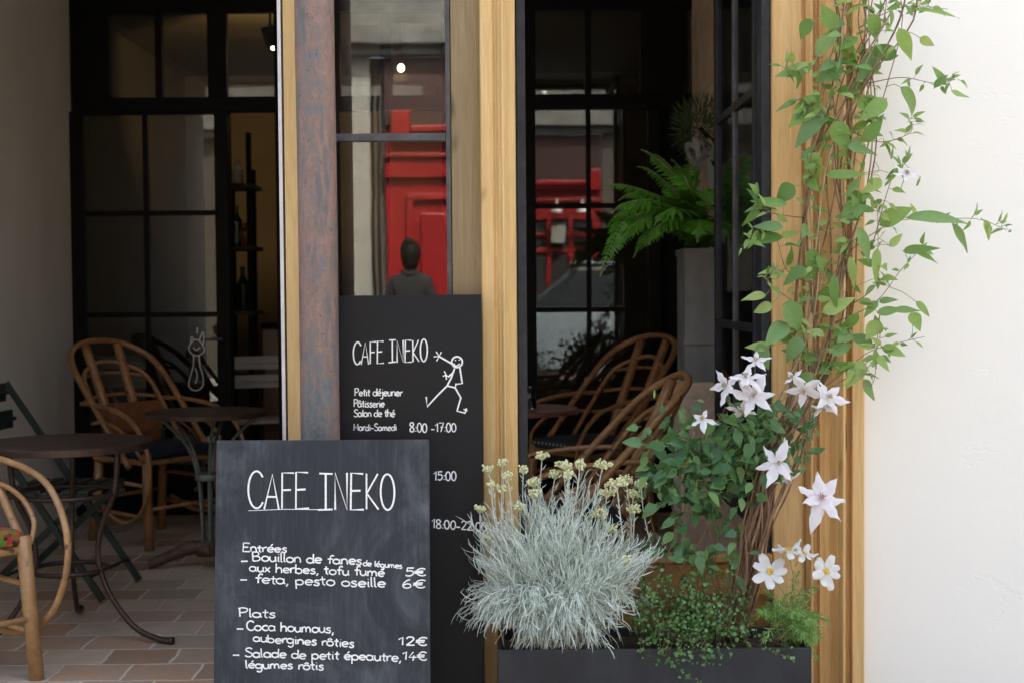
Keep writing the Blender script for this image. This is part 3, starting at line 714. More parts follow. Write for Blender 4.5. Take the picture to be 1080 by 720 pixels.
# ------------------------------------------------------------------ rattan armchairs (front of the chair is local -y)
def make_chair(label, cushion, mat=m_rattan, group='rattan armchairs'):
    t = thing('rattan_armchair', label, 'armchair', group=group)
    L = lambda mb, name, m, smooth=True: mb.build(name, m, t, smooth=smooth, local=True)
    for sx_ in (-1, 1):
        L(MB().tube([(sx_ * .235, -.235, 0), (sx_ * .225, -.215, .25), (sx_ * .215, -.20, .47)], .0245, 14), 'leg', mat)
        L(MB().tube([(sx_ * .215, .25, 0), (sx_ * .205, .215, .25), (sx_ * .20, .20, .47)], .023, 14), 'leg', mat)
    fr = MB()
    fr.tube([(-.225, -.20, .425), (.225, -.20, .425), (.225, .20, .425), (-.225, .20, .425)], .013, 10, sub=0, close=True)
    fr.box(-.21, .21, -.19, .19, .428, .436)
    L(fr, 'seat_frame', mat, False)
    st = MB()
    for (a, b) in (((-.225, -.225, .20), (.225, -.225, .20)), ((-.21, .232, .22), (.21, .232, .22)), ((-.23, -.22, .155), (-.212, .235, .165)), ((.23, -.22, .155), (.212, .235, .165)), ((-.22, -.21, .31), (-.205, .22, .32)), ((.22, -.21, .31), (.205, .22, .32))):
        st.tube([a, b], .0105, 8)
    L(st, 'stretcher', mat)
    # back: an outer arch sweeping from the front legs up and over, nested bows, two stout poles
    bk = MB()
    for (wd, top, yy, r, z0, y0) in ((.265, 1.01, .46, .0160, .40, -.13), (.205, .90, .40, .0120, .44, .02)):
        bk.tube([(-wd, y0, z0), (-wd * 1.02, y0 + (yy - y0) * .42, z0 + (top - z0) * .44), (-wd * .97, y0 + (yy - y0) * .78, z0 + (top - z0) * .80), (-wd * .62, yy - .02, top - .03), (0, yy + .012, top), (wd * .62, yy - .02, top - .03), (wd * .97, y0 + (yy - y0) * .78, z0 + (top - z0) * .80), (wd * 1.02, y0 + (yy - y0) * .42, z0 + (top - z0) * .44), (wd, y0, z0)], r, 10, sub=6)
    for z, yb, wd, r in ((.60, .235, .235, .009), (.71, .31, .225, .009), (.82, .375, .20, .009)):
        bk.tube([(-wd, yb - .03, z), (-wd * .5, yb + .02, z + .015), (0, yb + .035, z + .02), (wd * .5, yb + .02, z + .015), (wd, yb - .03, z)], r, 8, sub=4)
    L(bk, 'back_bow', mat)
    for sx_ in (-1, 1):
        L(MB().tube([(sx_ * .085, .185, .43), (sx_ * .09, .30, .68), (sx_ * .10, .445, .985)], [.025, .024, .0225], 14, sub=3), 'back_pole', mat)
        # arm: a hoop that leaves the back, runs forward, turns down and curls home under the seat
        hoop = MB()
        X = lambda o: sx_ * (.262 + o)
        hoop.tube([(X(-.01), .27, .70), (X(.012), .12, .70), (X(.03), -.08, .675), (X(.04), -.22, .62), (X(.04), -.315, .50), (X(.035), -.325, .36), (X(.02), -.26, .22), (X(-.0), -.13, .135), (X(-.025), .02, .13), (X(-.045), .16, .19)], .0115, 10, sub=5)
        hoop.tube([(X(-.02), .20, .60), (X(.005), .06, .615), (X(.014), -.08, .58), (X(.010), -.17, .51), (X(-.02), -.20, .44)], .009, 8, sub=5)
        L(hoop, 'armrest', mat)
    cu = MB().box(-.215, .215, -.215, .195, .437, .492)
    o = cu.build('seat_cushion', cushion, t, local=True, bevel=.022, segs=4, smooth=True)
    return t
PI = math.pi
chA = make_chair('rattan armchair with dark seat and a leather bag, by the grey plaster wall', m_navy)
def place(t, x, y, rz, label=None, cushion=None, mat=None):
    t.location = (x, y, 0); t.rotation_euler = (0, 0, rz)
    if label: t['label'] = label
    for ch in [o for o in C.objects if o.parent == t]:
        if cushion and ch.name.startswith('seat_cushion'):
            ch.data = ch.data.copy(); ch.data.materials.clear(); ch.data.materials.append(cushion)
        elif mat and not ch.name.startswith('seat_cushion'):
            ch.data = ch.data.copy(); ch.data.materials.clear(); ch.data.materials.append(mat)
    return t
chB = place(copy_tree(chA), -1.89, 4.58, R(48), 'pale rattan armchair with bright floral seat cushion, in front of the brown bistro table', m_floral, m_rattan_pale)
chC = place(copy_tree(chA), .40, 7.36, R(-54), 'rattan armchair with dotted seat cushion in front of the glazed door mirroring red', m_dotted)
chD = place(copy_tree(chA), .20, 5.18, R(-83), 'rattan armchair close inside the open window, its arched back above the silver bush', m_navy)
place(chA, -1.82, 7.24, R(52))
chD.scale = (.93, .93, .93)

# ------------------------------------------------------------------ bistro tables
def top_disc(r, z, th=.016): return MB().lathe([(r - .012, z - th - .012), (r, z - th - .010), (r + .001, z - .004), (r - .004, z), (.001, z)], 56)
tA = thing('bistro_table', 'round brown metal bistro table on three curved legs by the folding chair', 'table', (-1.63, 5.18, 0))
o = top_disc(.305, .718).build('table_top', m_rust, tA, local=True)
for k, a in enumerate((R(-18), R(102), R(222))):
    d = Vector((math.cos(a), math.sin(a), 0)); pts = [d * .215 + Vector((0, 0, .70)), d * .20 + Vector((0, 0, .55)), d * .145 + Vector((0, 0, .42)), d * .125 + Vector((0, 0, .30)), d * .17 + Vector((0, 0, .17)), d * .27 + Vector((0, 0, .055)), d * .37 + Vector((0, 0, .016)), d * .43 + Vector((0, 0, .012))]
    MB().tube(pts, [.012, .011, .010, .010, .010, .0105, .011, .015], 8, sub=5).build('leg', m_rust, tA, smooth=True, local=True)
for r, z in ((.195, .53), (.135, .25)):
    MB().tube([(r * math.cos(2 * PI * i / 28), r * math.sin(2 * PI * i / 28), z) for i in range(28)], .009, 8, close=True).build('ring', m_rust, tA, smooth=True, local=True)
tB = thing('bistro_table', 'small dark round table on bent green rods and a cast foot, facing the glazed door', 'table', (-1.40, 6.5, 0))
top_disc(.275, .716, .012).build('table_top', m_rust, tB, local=True)
for a in (R(10), R(80), R(150), R(220), R(290)):
    d = Vector((math.cos(a), math.sin(a), 0))
    MB().tube([d * .235 + Vector((0, 0, .695)), d * .19 + Vector((0, 0, .66)), d * .10 + Vector((0, 0, .56)), d * .05 + Vector((0, 0, .42)), d * .035 + Vector((0, 0, .25)), d * .03 + Vector((0, 0, .07))], .0085, 8, sub=5).build('rod', m_green_metal, tB, smooth=True, local=True)
MB().lathe([(.06, .055), (.062, .09), (.04, .11), (.03, .13)], 20).build('collar', m_rust_foot, tB, local=True, smooth=True)
MB().lathe([(.056, .40), (.06, .405), (.06, .425), (.056, .43)], 20).build('tie_ring', m_green_metal, tB, local=True, smooth=True)
for a in (R(190), R(310), R(70)):
    d = Vector((math.cos(a), math.sin(a), 0))
    MB().tube([Vector((0, 0, .095)), d * .09 + Vector((0, 0, .088)), d * .18 + Vector((0, 0, .055)), d * .245 + Vector((0, 0, .028)), d * .27 + Vector((0, 0, .024))], [.03, .032, .026, .024, .022], 10, sub=4).build('foot', m_rust_foot, tB, smooth=True, local=True)
tC = thing('bistro_table', 'small table with dull red round top, just inside the open window', 'table', (.03, 6.55, 0))
top_disc(.275, .714, .012).build('table_top', m_red_top, tC, local=True)
MB().lathe([(.17, .0), (.17, .02), (.05, .05), (.028, .08), (.024, .4), (.03, .69), (.11, .698)], 24).build('pedestal', m_black, tC, local=True, smooth=False)
# a small glass standing on it
p = P(559, 424, 6.5)
MB().lathe([(.028, .001), (.032, .10), (.030, .10), (.027, .006)], 18, (p.x, 6.5, .714)).build('water_glass', m_glass_sash, origin=(p.x, 6.5, .714), smooth=True, label='small clear water glass on the red topped table', cat='glass')

# ------------------------------------------------------------------ folding slatted chair
fc = thing('folding_chair', 'dark green slatted folding chair behind the brown bistro table', 'chair', (-1.92, 5.98, 0), rz=R(84))
for k in range(6):
    y = -.19 + k * .068; MB().box(-.20, .20, y - .024, y + .024, .440, .456).build('seat_slat', m_dkgreen, fc, local=True, bevel=.004)
for z, y in ((.83, .315), (.715, .285)):
    MB().tube([(-.21, y - .004, z), (-.1, y + .018, z), (.1, y + .018, z), (.21, y - .004, z)], .010, 4, sub=4).box(-.20, .20, y + .002, y + .016, z - .04, z + .04).build('back_slat', m_dkgreen, fc, local=True, bevel=.003)
for s_ in (-1, 1):
    MB().bar((s_ * .205, .32, .87), (s_ * .205, -.27, .008), .012, .028).build('leg', m_dkgreen, fc, local=True)
    MB().bar((s_ * .185, -.20, .438), (s_ * .185, .27, .008), .012, .028).build('leg', m_dkgreen, fc, local=True)
    MB().bar((s_ * .194, -.21, .428), (s_ * .194, .19, .428), .012, .022).build('seat_rail', m_dkgreen, fc, local=True)
MB().tube([(-.205, -.21, .10), (.205, -.21, .10)], .007, 8).build('cross_rod', m_dkgreen, fc, local=True)
MB().tube([(-.185, .21, .075), (.185, .21, .075)], .007, 8).build('cross_rod', m_dkgreen, fc, local=True)

m_pale_slat = mottled('pale_grey_paint', (.42, .43, .42), (.52, .53, .52), 12, .6, 0, .1)
for (x, y, a, lab) in ((-2.30, 9.1, 160, 'pale grey slatted folding chair behind the glass of the closed door'), (-1.62, 9.0, 200, 'pale grey slatted folding chair in the open doorway of the dim room')):
    f2 = copy_tree(fc); f2.location = (x, y, 0); f2.rotation_euler = (0, 0, R(a)); f2['label'] = lab
    for ch in [o for o in C.objects if o.parent == f2]:
        ch.data = ch.data.copy(); ch.data.materials.clear(); ch.data.materials.append(m_pale_slat)
for f2 in [o for o in C.objects if o.name.startswith('folding_chair')]: f2['group'] = 'slatted folding chairs'

# ------------------------------------------------------------------ leather bag on the far armchair
bgp = Vector((-1.90, 7.25, .493))
bag = thing('leather_bag', 'brown leather satchel resting on the dark seat of the far armchair', 'bag', bgp, rz=R(52))
MB().prism([(-.15, 0), (.15, 0), (.155, .10), (.14, .205), (-.14, .205), (-.155, .10)], .02, .12, 'y').build('body', m_leather, bag, local=True, bevel=.02, segs=3, smooth=True)
MB().prism([(-.145, .06), (.145, .06), (.15, .14), (.135, .215), (-.135, .215), (-.15, .14)], .008, .018, 'y').build('flap', m_leather, bag, local=True, bevel=.004)
MB().tube([(.10, .012, .205), (.14, -.06, .13), (.225, -.14, .04), (.262, -.17, -.12), (.258, -.16, -.22), (.24, -.12, -.26)], .011, 6, sub=6, flat=(1, -.2, .1)).build('strap', m_leather, bag, local=True, smooth=True)
MB().tube([(.262, -.185, -.135), (.262, -.155, -.135), (.264, -.155, -.175), (.264, -.185, -.175)], .003, 6, close=True).build('buckle', m_galv, bag, local=True)

# ------------------------------------------------------------------ planters by the stone wall: fern, mounted air plant
px0, px1 = .735, .985
MB().box(px0 - .02, px1 + .015, 6.02, 6.34, 0, .86).build('stone_plinth', m_stone, origin=(.86, 6.2, 0), bevel=.01, label='rough stone plinth under the tall grey fern planter', cat='plinth')
pl = thing('metal_planter', 'tall square galvanised planter on the stone plinth, holding the fern', 'planter', (.86, 6.2, .861))
zr = 1.425
MB().box(px0, px1, 6.04, 6.06, .861, zr).box(px0, px1, 6.30, 6.32, .861, zr).box(px0, px0 + .02, 6.0605, 6.2995, .861, zr).box(px1 - .02, px1, 6.0605, 6.2995, .861, zr).box(px0 + .021, px1 - .021, 6.061, 6.299, .862, .88).build('body', m_galv, pl)
MB().box(px0 - .006, px1 + .006, 6.03, 6.039, zr - .025, zr + .002).box(px0 - .006, px0 - .0005, 6.0395, 6.32, zr - .025, zr + .002).build('rim_band', m_galv, pl)
MB().box(px0 - .004, px1 + .004, 6.03, 6.0395, 1.02, 1.045).build('lower_band', m_galv, pl)
MB().box(px0 + .0205, px1 - .0205, 6.0605, 6.2995, zr - .06, zr - .035).build('soil', m_soil, pl)
fn = thing('fern', 'lush green fern arching out of the tall grey planter', 'plant', (.86, 6.18, zr - .034))
fb = Vector((.86, 6.18, zr - .034))
fl_, rc = MB(), MB()
def frond(base, pts, wmax, n=30):
    pp = spline([Vector(p) for p in pts], 10)
    rc.tube(pp, .0022, 5)
    m = len(pp)
    for i in range(n):
        t = .10 + .9 * i / n
        x = t * (m - 1); k = min(int(x), m - 2); c = pp[k].lerp(pp[k + 1], x - k); tg = (pp[k + 1] - pp[k]).normalized()
        side = tg.cross(Vector((0, -.35, 1))).normalized(); nr = side.cross(tg).normalized()
        L = wmax * (math.sin(PI * min(1, .12 + t * .88)) ** .7 if t > .35 else .55 + t) * (1.02 - t ** 3)
        for s_ in (-1, 1):
            d = side * s_ + tg * .45 + Vector((0, 0, -.1)) + Vector((gau(.05), gau(.05), gau(.05)))
            fl_.leaf(c, d, nr, max(L, .008), max(L, .008) * .30, .25, .1, 4)
def fpt(px, py, Y): return P(px, py, Y)
for tip, mid, Y in (((633, 292), (662, 230), 5.9), ((636, 198), (690, 205), 5.95), ((690, 163), (722, 195), 6.0), ((672, 176), (712, 200), 6.2), ((650, 262), (690, 225), 5.85), ((664, 222), (700, 222), 5.8), ((700, 196), (722, 214), 5.8), ((640, 240), (684, 214), 6.1), ((725, 165), (733, 205), 6.1), ((668, 272), (700, 236), 6.2), ((652, 212), (694, 206), 6.15), ((705, 246), (724, 232), 5.75), ((752, 200), (746, 220), 5.8), ((684, 258), (712, 228), 5.75), ((645, 225), (690, 212), 5.7), ((676, 158), (716, 190), 5.9), ((708, 168), (728, 200), 5.95), ((656, 246), (694, 218), 6.0), ((642, 278), (676, 228), 6.0), ((690, 238), (716, 220), 5.65), ((736, 256), (738, 232), 5.7), ((716, 180), (730, 205), 5.7)):
    frond(fb, [fb, fb.lerp(fpt(*mid, (Y + 6.18) / 2), .55) + Vector((0, 0, .05)), fpt(*mid, Y), fpt((tip[0] * .65 + mid[0] * .35), tip[1] * .6 + mid[1] * .4 - 6, Y - .02), fpt(*tip, Y - .04)], .105)
fl_.build('fronds', m_fern, fn); rc.build('stalks', m_stem_green, fn, smooth=True)

ap = thing('mounted_air_plant', 'grey strap leaved air plant under a dark bushy tuft, fixed to the stone wall', 'plant', (XR - .01, 6.55, 1.8))
hb = MB(); hc = P(738, 135, 6.55)
hc.x = min(hc.x, XR - .10)
for i in range(900):
    d = Vector((gau(1), gau(1), gau(1))).normalized(); c = hc + Vector((d.x * .12, d.y * .13, d.z * .13)) * rnd() ** .4
    hb.leaf(c, d + Vector((0, 0, .3)), Vector((gau(1), gau(1), gau(1))), uni(.03, .06), uni(.004, .008), .3, 0, 3)
hb.build('dark_tuft', m_airdark, ap)
sb = MB(); sc_ = P(746, 165, 6.5); sc_.x = min(sc_.x, XR - .07)
for i in range(16):
    a = uni(0, 2 * PI); d = Vector((math.cos(a) * .8 - .15, -.6 + gau(.3), math.sin(a))).normalized()
    pts = [sc_, sc_ + d * .07, sc_ + d * .12 + Vector((0, -.01, -.02)), sc_ + d * .14 + Vector((.02, 0, -.07)), sc_ + d * .11 + Vector((.02, 0, -.11))]
    sb.blade(spline(pts, 5), uni(.012, .024), Vector((gau(.3), -1, gau(.3))))
sb.build('strap_leaves', m_airgrey, ap)
MB().box(XR - .03, XR - .002, 6.44, 6.64, 1.62, 2.02).build('mounting_board', m_browndoor, ap, bevel=.006)
MB().tube([(XR - .02, 6.54, 1.85), hc], .012, 6).tube([(XR - .02, 6.52, 1.75), sc_], .012, 6).build('bracket', m_black, ap)

# ------------------------------------------------------------------ boards with handwriting
def arc(cx, cy, rx, ry, a0, a1, n=9):
    return [(cx + rx * math.cos(R(a0 + (a1 - a0) * k / n)), cy + ry * math.sin(R(a0 + (a1 - a0) * k / n))) for k in range(n + 1)]
# glyph: (advance, [strokes]); x-height 1, ascender 1.75, descender -.7; a stroke starting with 's' stays straight
AC = [(.45, 1.28), (.72, 1.62)]
GL = {
 'a': (1.0, [arc(.42, .5, .40, .48, 35, 340, 12), 's', [(.82, .98), (.82, .2), (.95, .02)]]),
 'b': (.98, ['s', [(.08, 1.75), (.06, .02)], arc(.45, .48, .40, .47, 150, -170, 12)]),
 'c': (.86, [arc(.48, .5, .42, .48, 48, 315, 10)]),
 'd': (1.0, [arc(.42, .48, .40, .46, 40, 340, 12), 's', [(.86, 1.72), (.82, .2), (.95, .0)]]),
 'e': (.92, [[(.07, .48), (.45, .52), (.84, .60)] + arc(.46, .5, .40, .48, 20, 318, 10)]),
 'f': (.72, [[(.80, 1.58), (.62, 1.78), (.40, 1.55), (.34, 1.0), (.33, .0)], 's', [(.04, .98), (.68, 1.02)]]),
 'g': (1.0, [arc(.42, .5, .40, .46, 40, 340, 12), [(.84, .98), (.84, .2), (.80, -.45), (.52, -.74), (.16, -.55)]]),
 'h': (.95, ['s', [(.08, 1.75), (.08, 0)], [(.08, .55), (.28, .92), (.55, .98), (.76, .72), (.78, .0)]]),
 'i': (.40, ['s', [(.18, 1.0), (.18, .15), (.30, .0)], 's', [(.18, 1.38), (.21, 1.46)]]),
 'j': (.50, [[(.34, 1.0), (.34, .1), (.28, -.45), (.05, -.70), (-.16, -.52)], 's', [(.34, 1.38), (.37, 1.46)]]),
 'l': (.38, ['s', [(.12, 1.75), (.12, .15), (.28, .0)]]),
 'm': (1.35, ['s', [(.08, 1.0), (.08, 0)], [(.08, .6), (.28, .95), (.48, .95), (.60, .65), (.60, .05)], [(.60, .6), (.80, .95), (1.0, .95), (1.14, .65), (1.18, .0)]]),
 'n': (.92, ['s', [(.08, 1.0), (.08, 0)], [(.08, .6), (.28, .95), (.54, .97), (.74, .68), (.78, .0)]]),
 'o': (.98, [arc(.46, .5, .42, .48, 80, 445, 14)]),
 'p': (.98, ['s', [(.08, 1.0), (.06, -.72)], arc(.46, .5, .40, .47, 150, -160, 12)]),
 'r': (.66, ['s', [(.10, 1.0), (.10, 0)], [(.10, .55), (.28, .88), (.50, 1.0), (.64, .90)]]),
 's': (.78, [[(.66, .88), (.40, 1.0), (.14, .80), (.34, .56), (.62, .36), (.55, .06), (.28, -.02), (.04, .14)]]),
 't': (.62, ['s', [(.30, 1.55), (.28, .2), (.50, .0)], 's', [(.0, 1.02), (.60, 1.06)]]),
 'u': (.92, [[(.08, 1.0), (.08, .35), (.28, .02), (.55, .06), (.74, .38)], 's', [(.76, 1.0), (.76, .15), (.88, .0)]]),
 'x': (.80, ['s', [(.04, 1.0), (.70, 0)], 's', [(.70, 1.0), (.04, 0)]]),
 ',': (.42, ['s', [(.24, .12), (.06, -.40)]]), '-': (.85, ['s', [(.05, .50), (.68, .50)]]), ':': (.42, ['s', [(.2, .92), (.2, .78)], 's', [(.2, .22), (.2, .08)]]), ' ': (.62, []),
 'A': (1.15, ['s', [(.02, 0), (.56, 1.75), (1.0, 0)], 's', [(.22, .62), (.84, .62)]]),
 'B': (1.15, ['s', [(.1, 1.75), (.1, 0)], [(.1, 1.75), (.75, 1.70), (.85, 1.25), (.5, .95), (.12, .92)], [(.12, .92), (.8, .85), (1.0, .4), (.7, .05), (.1, .0)]]),
 'C': (1.10, [arc(.62, .88, .56, .88, 42, 318, 12)]),
 'E': (1.0, ['s', [(.88, 1.72), (.08, 1.75), (.04, 0), (.92, .02)], 's', [(.06, .9), (.70, .92)]]),
 'F': (.95, ['s', [(.88, 1.75), (.08, 1.75), (.06, 0)], 's', [(.06, .9), (.66, .92)]]),
 'I': (.95, ['s', [(.45, 1.75), (.42, 0)], 's', [(.02, 1.75), (.92, 1.72)], 's', [(-.1, -.02), (.88, .0)]]),
 'K': (1.0, ['s', [(.1, 1.75), (.1, 0)], 's', [(.86, 1.75), (.12, .78), (.90, 0)]]),
 'M': (1.3, ['s', [(.05, 0), (.14, 1.75), (.60, .5), (1.05, 1.75), (1.15, 0)]]),
 'N': (1.1, ['s', [(.1, 0), (.12, 1.75), (.90, .0), (.92, 1.75)]]),
 'O': (1.15, [arc(.52, .88, .46, .88, 85, 450, 16)]),
 'P': (1.0, ['s', [(.12, 1.70), (.10, 0)], [(-.02, 1.62), (.45, 1.80), (.92, 1.55), (.80, 1.05), (.45, .85), (.12, .84)]]),
 'S': (1.05, [[(.92, 1.55), (.60, 1.76), (.20, 1.60), (.18, 1.20), (.55, .92), (.92, .60), (.85, .15), (.45, -.02), (.04, .20)]]),
 '0': (1.0, [arc(.46, .80, .40, .82, 85, 450, 14)]), '1': (.75, ['s', [(.04, 1.15), (.46, 1.62), (.44, 0)]]),
 '2': (1.0, [[(.08, 1.25), (.30, 1.60), (.70, 1.55), (.80, 1.15), (.50, .60), (.08, .04)], 's', [(.08, .02), (.90, .02)]]),
 '4': (1.0, ['s', [(.58, 1.65), (.06, .55), (.92, .58)], 's', [(.66, .95), (.52, -.1)]]),
 '5': (1.0, ['s', [(.86, 1.62), (.22, 1.60), (.16, .95)], [(.16, .92), (.50, 1.08), (.84, .80), (.78, .30), (.42, .0), (.06, .16)]]),
 '6': (1.0, [[(.78, 1.58), (.40, 1.30), (.12, .75), (.14, .25), (.45, .0), (.80, .20), (.78, .62), (.48, .80), (.16, .55)]]),
 '7': (.95, ['s', [(.06, 1.60), (.86, 1.62), (.34, 0)], 's', [(.28, .82), (.80, .84)]]),
 '8': (1.0, [[(.48, .84), (.14, 1.15), (.24, 1.55), (.62, 1.60), (.80, 1.25), (.50, .85), (.12, .48), (.18, .08), (.60, .0), (.86, .30), (.72, .66), (.48, .84)]]),
 '€': (1.25, [arc(.78, .80, .55, .80, 48, 312, 12), 's', [(.02, .95), (.92, 1.0)], 's', [(.0, .62), (.88, .64)]]),
}
for ch, b in (('é', 'e'), ): GL[ch] = (GL[b][0], GL[b][1] + ['s', AC])
GL['ô'] = (GL['o'][0], GL['o'][1] + ['s', [(.18, 1.25), (.48, 1.52), (.76, 1.25)]])
GL['â'] = (GL['a'][0], GL['a'][1] + ['s', [(.18, 1.25), (.48, 1.55), (.76, 1.25)]])
class Board:
    def __init__(s, o, u, v, n): s.o, s.u, s.v, s.n = Vector(o), Vector(u).normalized(), Vector(v).normalized(), Vector(n).normalized()
    def hit(s, px, py, off=.0012):
        d = ray(px, py); t = (s.o + s.n * off - EYE).dot(s.n) / d.dot(s.n); return EYE + d * t
    def line(s, mb, pts, w, straight=False, sub=4):
        ps = [Vector(p) for p in pts]
        if not straight and len(ps) > 2: ps = spline(ps, sub)
        mb.tube(ps, w, 6, flat=s.n)
    def write(s, mb, txt, x0, y0, x1, y1, xh, w, narrow=None, jit=.035):
        p0, p1 = s.hit(x0, y0), s.hit(x1, y1)
        total = sum(GL[c][0] for c in txt) - .12
        r = (p1 - p0) / total; up = (s.hit(x0, y0 - xh) - p0)
        x = 0
        for c in txt:
            adv, st = GL[c]; straight = False
            sc = 1 + gau(jit); rot = gau(jit * .7); dy = gau(jit)
            for k in st:
                if k == 's': straight = True; continue
                pts = [p0 + r * (x + (a + b * rot)) + up * (b * sc - a * rot + dy) for a, b in k]
                s.line(mb, pts, w * uni(.88, 1.12), straight); straight = False
            x += adv
# A-frame menu board
tl, tr_ = P(228.5, 464, 4.03), P(452.5, 463, 4.03)
yb_ = 3.90
bl, br = P(226.5, 785, yb_), P(452, 785, yb_)
ubd = (tr_ - tl).normalized(); cb_ = (bl + br) / 2; ct_ = (tl + tr_) / 2
vbd = (ct_ - cb_).normalized(); k_ = -cb_.z / vbd.z; cb_ = cb_ + vbd * (k_ + .012)
nbd = ubd.cross(vbd).normalized()
if nbd.y > 0: nbd = -nbd
hw = (tr_ - tl).length / 2; hh = (ct_ - cb_).length
mb1 = thing('menu_chalkboard', 'tall slate grey chalkboard easel with the handwritten dish list and prices', 'chalkboard', (cb_.x, cb_.y, 0))
def pan(mb, c0, u, v, n, hw, h, th):
    vs = [c0 + u * (a * hw) + v * (b * h) - n * (d * th) for a in (-1, 1) for b in (0, 1) for d in (0, 1)]
    return mb.add(vs, [(0, 1, 3, 2), (4, 6, 7, 5), (0, 4, 5, 1), (2, 3, 7, 6), (0, 2, 6, 4), (1, 5, 7, 3)])
pan(MB(), cb_, ubd, vbd, nbd, hw, hh, .016).build('board', m_slate, mb1, bevel=.0015)
vr = (ct_ - (cb_ + Vector((0, .42, 0)))).normalized()
MB().bar(ct_ + Vector((-hw + .03, .03, -.02)), cb_ + Vector((-hw + .03, .30, 0)), .03, .018, (1, 0, 0)).build('rear_leg', m_black, mb1)
MB().bar(ct_ + Vector((hw - .03, .03, -.02)), cb_ + Vector((hw - .03, .30, 0)), .03, .018, (1, 0, 0)).build('rear_leg', m_black, mb1)
MB().bar((ct_ + cb_) / 2 + Vector((-hw + .02, .155, -.1)), (ct_ + cb_) / 2 + Vector((hw - .02, .155, -.1)), .03, .014).build('rear_rail', m_black, mb1)
B1 = Board(cb_, ubd, vbd, nbd)
def wr(B, par, name, items, w):
    m = MB()
    for it in items: B.write(m, *it, w * min(1, (it[5] / 4.6) ** .8))
    return m.build(name, m_chalk, par)
hm = MB(); B1.write(hm, 'CAFE INEKO', 261, 536, 417, 537, 38 / 1.75, .0026, jit=.02)
B1.line(hm, [B1.hit(262, 538), B1.hit(300, 536.5), B1.hit(348, 537)], .0009, True)
hm.build('heading_lettering', m_chalk, mb1)
W1 = .0020
wr(B1, mb1, 'starters_lettering', [
    ('Entrées', 256, 581, 302, 582, 5.02), ('-', 254, 594, 262, 594, 5.32), ('Bouillon de fanes', 266, 591, 381, 595, 5.47), ('de légumes', 383, 596, 424, 599, 3.50),
    ('aux herbes, tofu fumé', 263, 602, 405, 607.5, 5.32), ('5€', 427, 607, 449, 607, 5.02), ('-', 253, 614, 261, 614, 5.32), ('feta, pesto oseille', 269, 614.5, 406, 619, 5.62), ('6€', 424, 620, 448, 619, 5.32)], W1)
wr(B1, mb1, 'mains_lettering', [
    ('Plats', 252, 650, 290, 651, 5.47), ('-', 249, 665, 257, 665, 4.56), ('Coca houmous,', 260, 664, 352, 667, 5.62), ('aubergines rôties', 267, 676, 373, 682, 5.17), ('12€', 420, 680, 450, 680, 5.47),
    ('-', 245, 693, 253, 693, 5.32), ('Salade de petit épeautre,', 258, 692, 423, 697, 5.32), ('14€', 424, 695, 450, 696, 5.32), ('légumes rôtis', 259, 704, 341, 706, 5.02)], W1)
# opening hours board leaning on the window
hl, hr_ = P(357, 312, 4.335), P(507.5, 310.5, 4.335)
hb0 = Vector(((hl.x + hr_.x) / 2, 4.225, .004)); ht0 = (hl + hr_) / 2
u2 = (hr_ - hl).normalized(); v2 = (ht0 - hb0).normalized(); n2 = u2.cross(v2).normalized()
if n2.y > 0: n2 = -n2
mb2 = thing('hours_board', 'tall black board with opening hours and a running stick figure, leaning on the oak post', 'sign board', hb0)
pan(MB(), hb0, u2, v2, n2, (hr_ - hl).length / 2, (ht0 - hb0).length, .012).build('board', m_board, mb2, bevel=.0015)
B2 = Board(hb0, u2, v2, n2)
m_ = MB(); B2.write(m_, 'CAFE INEKO', 372, 384, 451, 381, 23 / 1.75, .0021, jit=.02); m_.build('heading_lettering', m_chalk, mb2)
W2 = .0019
wr(B2, mb2, 'hours_lettering', [('Petit déjeuner', 374, 417, 424, 417, 4.3), ('Pâtisserie', 373, 429, 405, 429, 4.3), ('Salon de thé', 373, 439, 416, 439, 4.3), ('Mardi-Samedi', 373, 453.5, 418, 453.5, 4.0),
    ('8:00 -17:00', 432, 455, 481, 455, 5.6), ('15:00', 457, 506, 481, 506, 5.6), ('18:00-22:00', 455, 556, 513, 560, 5.6)], W2)
sf_ = MB()
def d2(pts, st=False, w=.0026): B2.line(sf_, [B2.hit(x, y) for x, y in pts], w, st)
d2(arc(482, 381.5, 5.6, 5.6, 0, 372, 14)); d2([(478.6, 383), (481, 385.6), (485, 383.4)], w=.0018); d2([(480, 379.4), (480.6, 380)], True); d2([(484, 379), (484.6, 379.6)], True)
d2([(479.5, 388), (476, 398), (471.5, 406.5)], True); d2([(485, 387.5), (487.5, 404), (480, 405)], True); d2([(471.5, 406.5), (480, 408.5), (481, 404)], True)
d2([(478.5, 384.5), (463, 375.5)], True); d2([(457.5, 376), (463, 375.5), (460.5, 380.5)], True, .002); d2([(460, 370.5), (463, 375.5), (465.5, 371)], True, .002)
d2([(479, 391.5), (473, 397), (470, 395)], True); d2([(468.5, 391), (470.5, 395), (467, 396.5)], True, .002); d2([(470, 395.5), (471, 400)], True, .002)
d2([(471.5, 406.5), (461, 417), (450.5, 428.5), (449.5, 418)], True); d2([(480, 408.5), (486, 419), (482, 433), (490.5, 435.2), (492, 430)], True); d2([(489, 431), (493, 433)], True, .0018)
sf_.build('stick_figure_drawing', m_chalk, mb2)
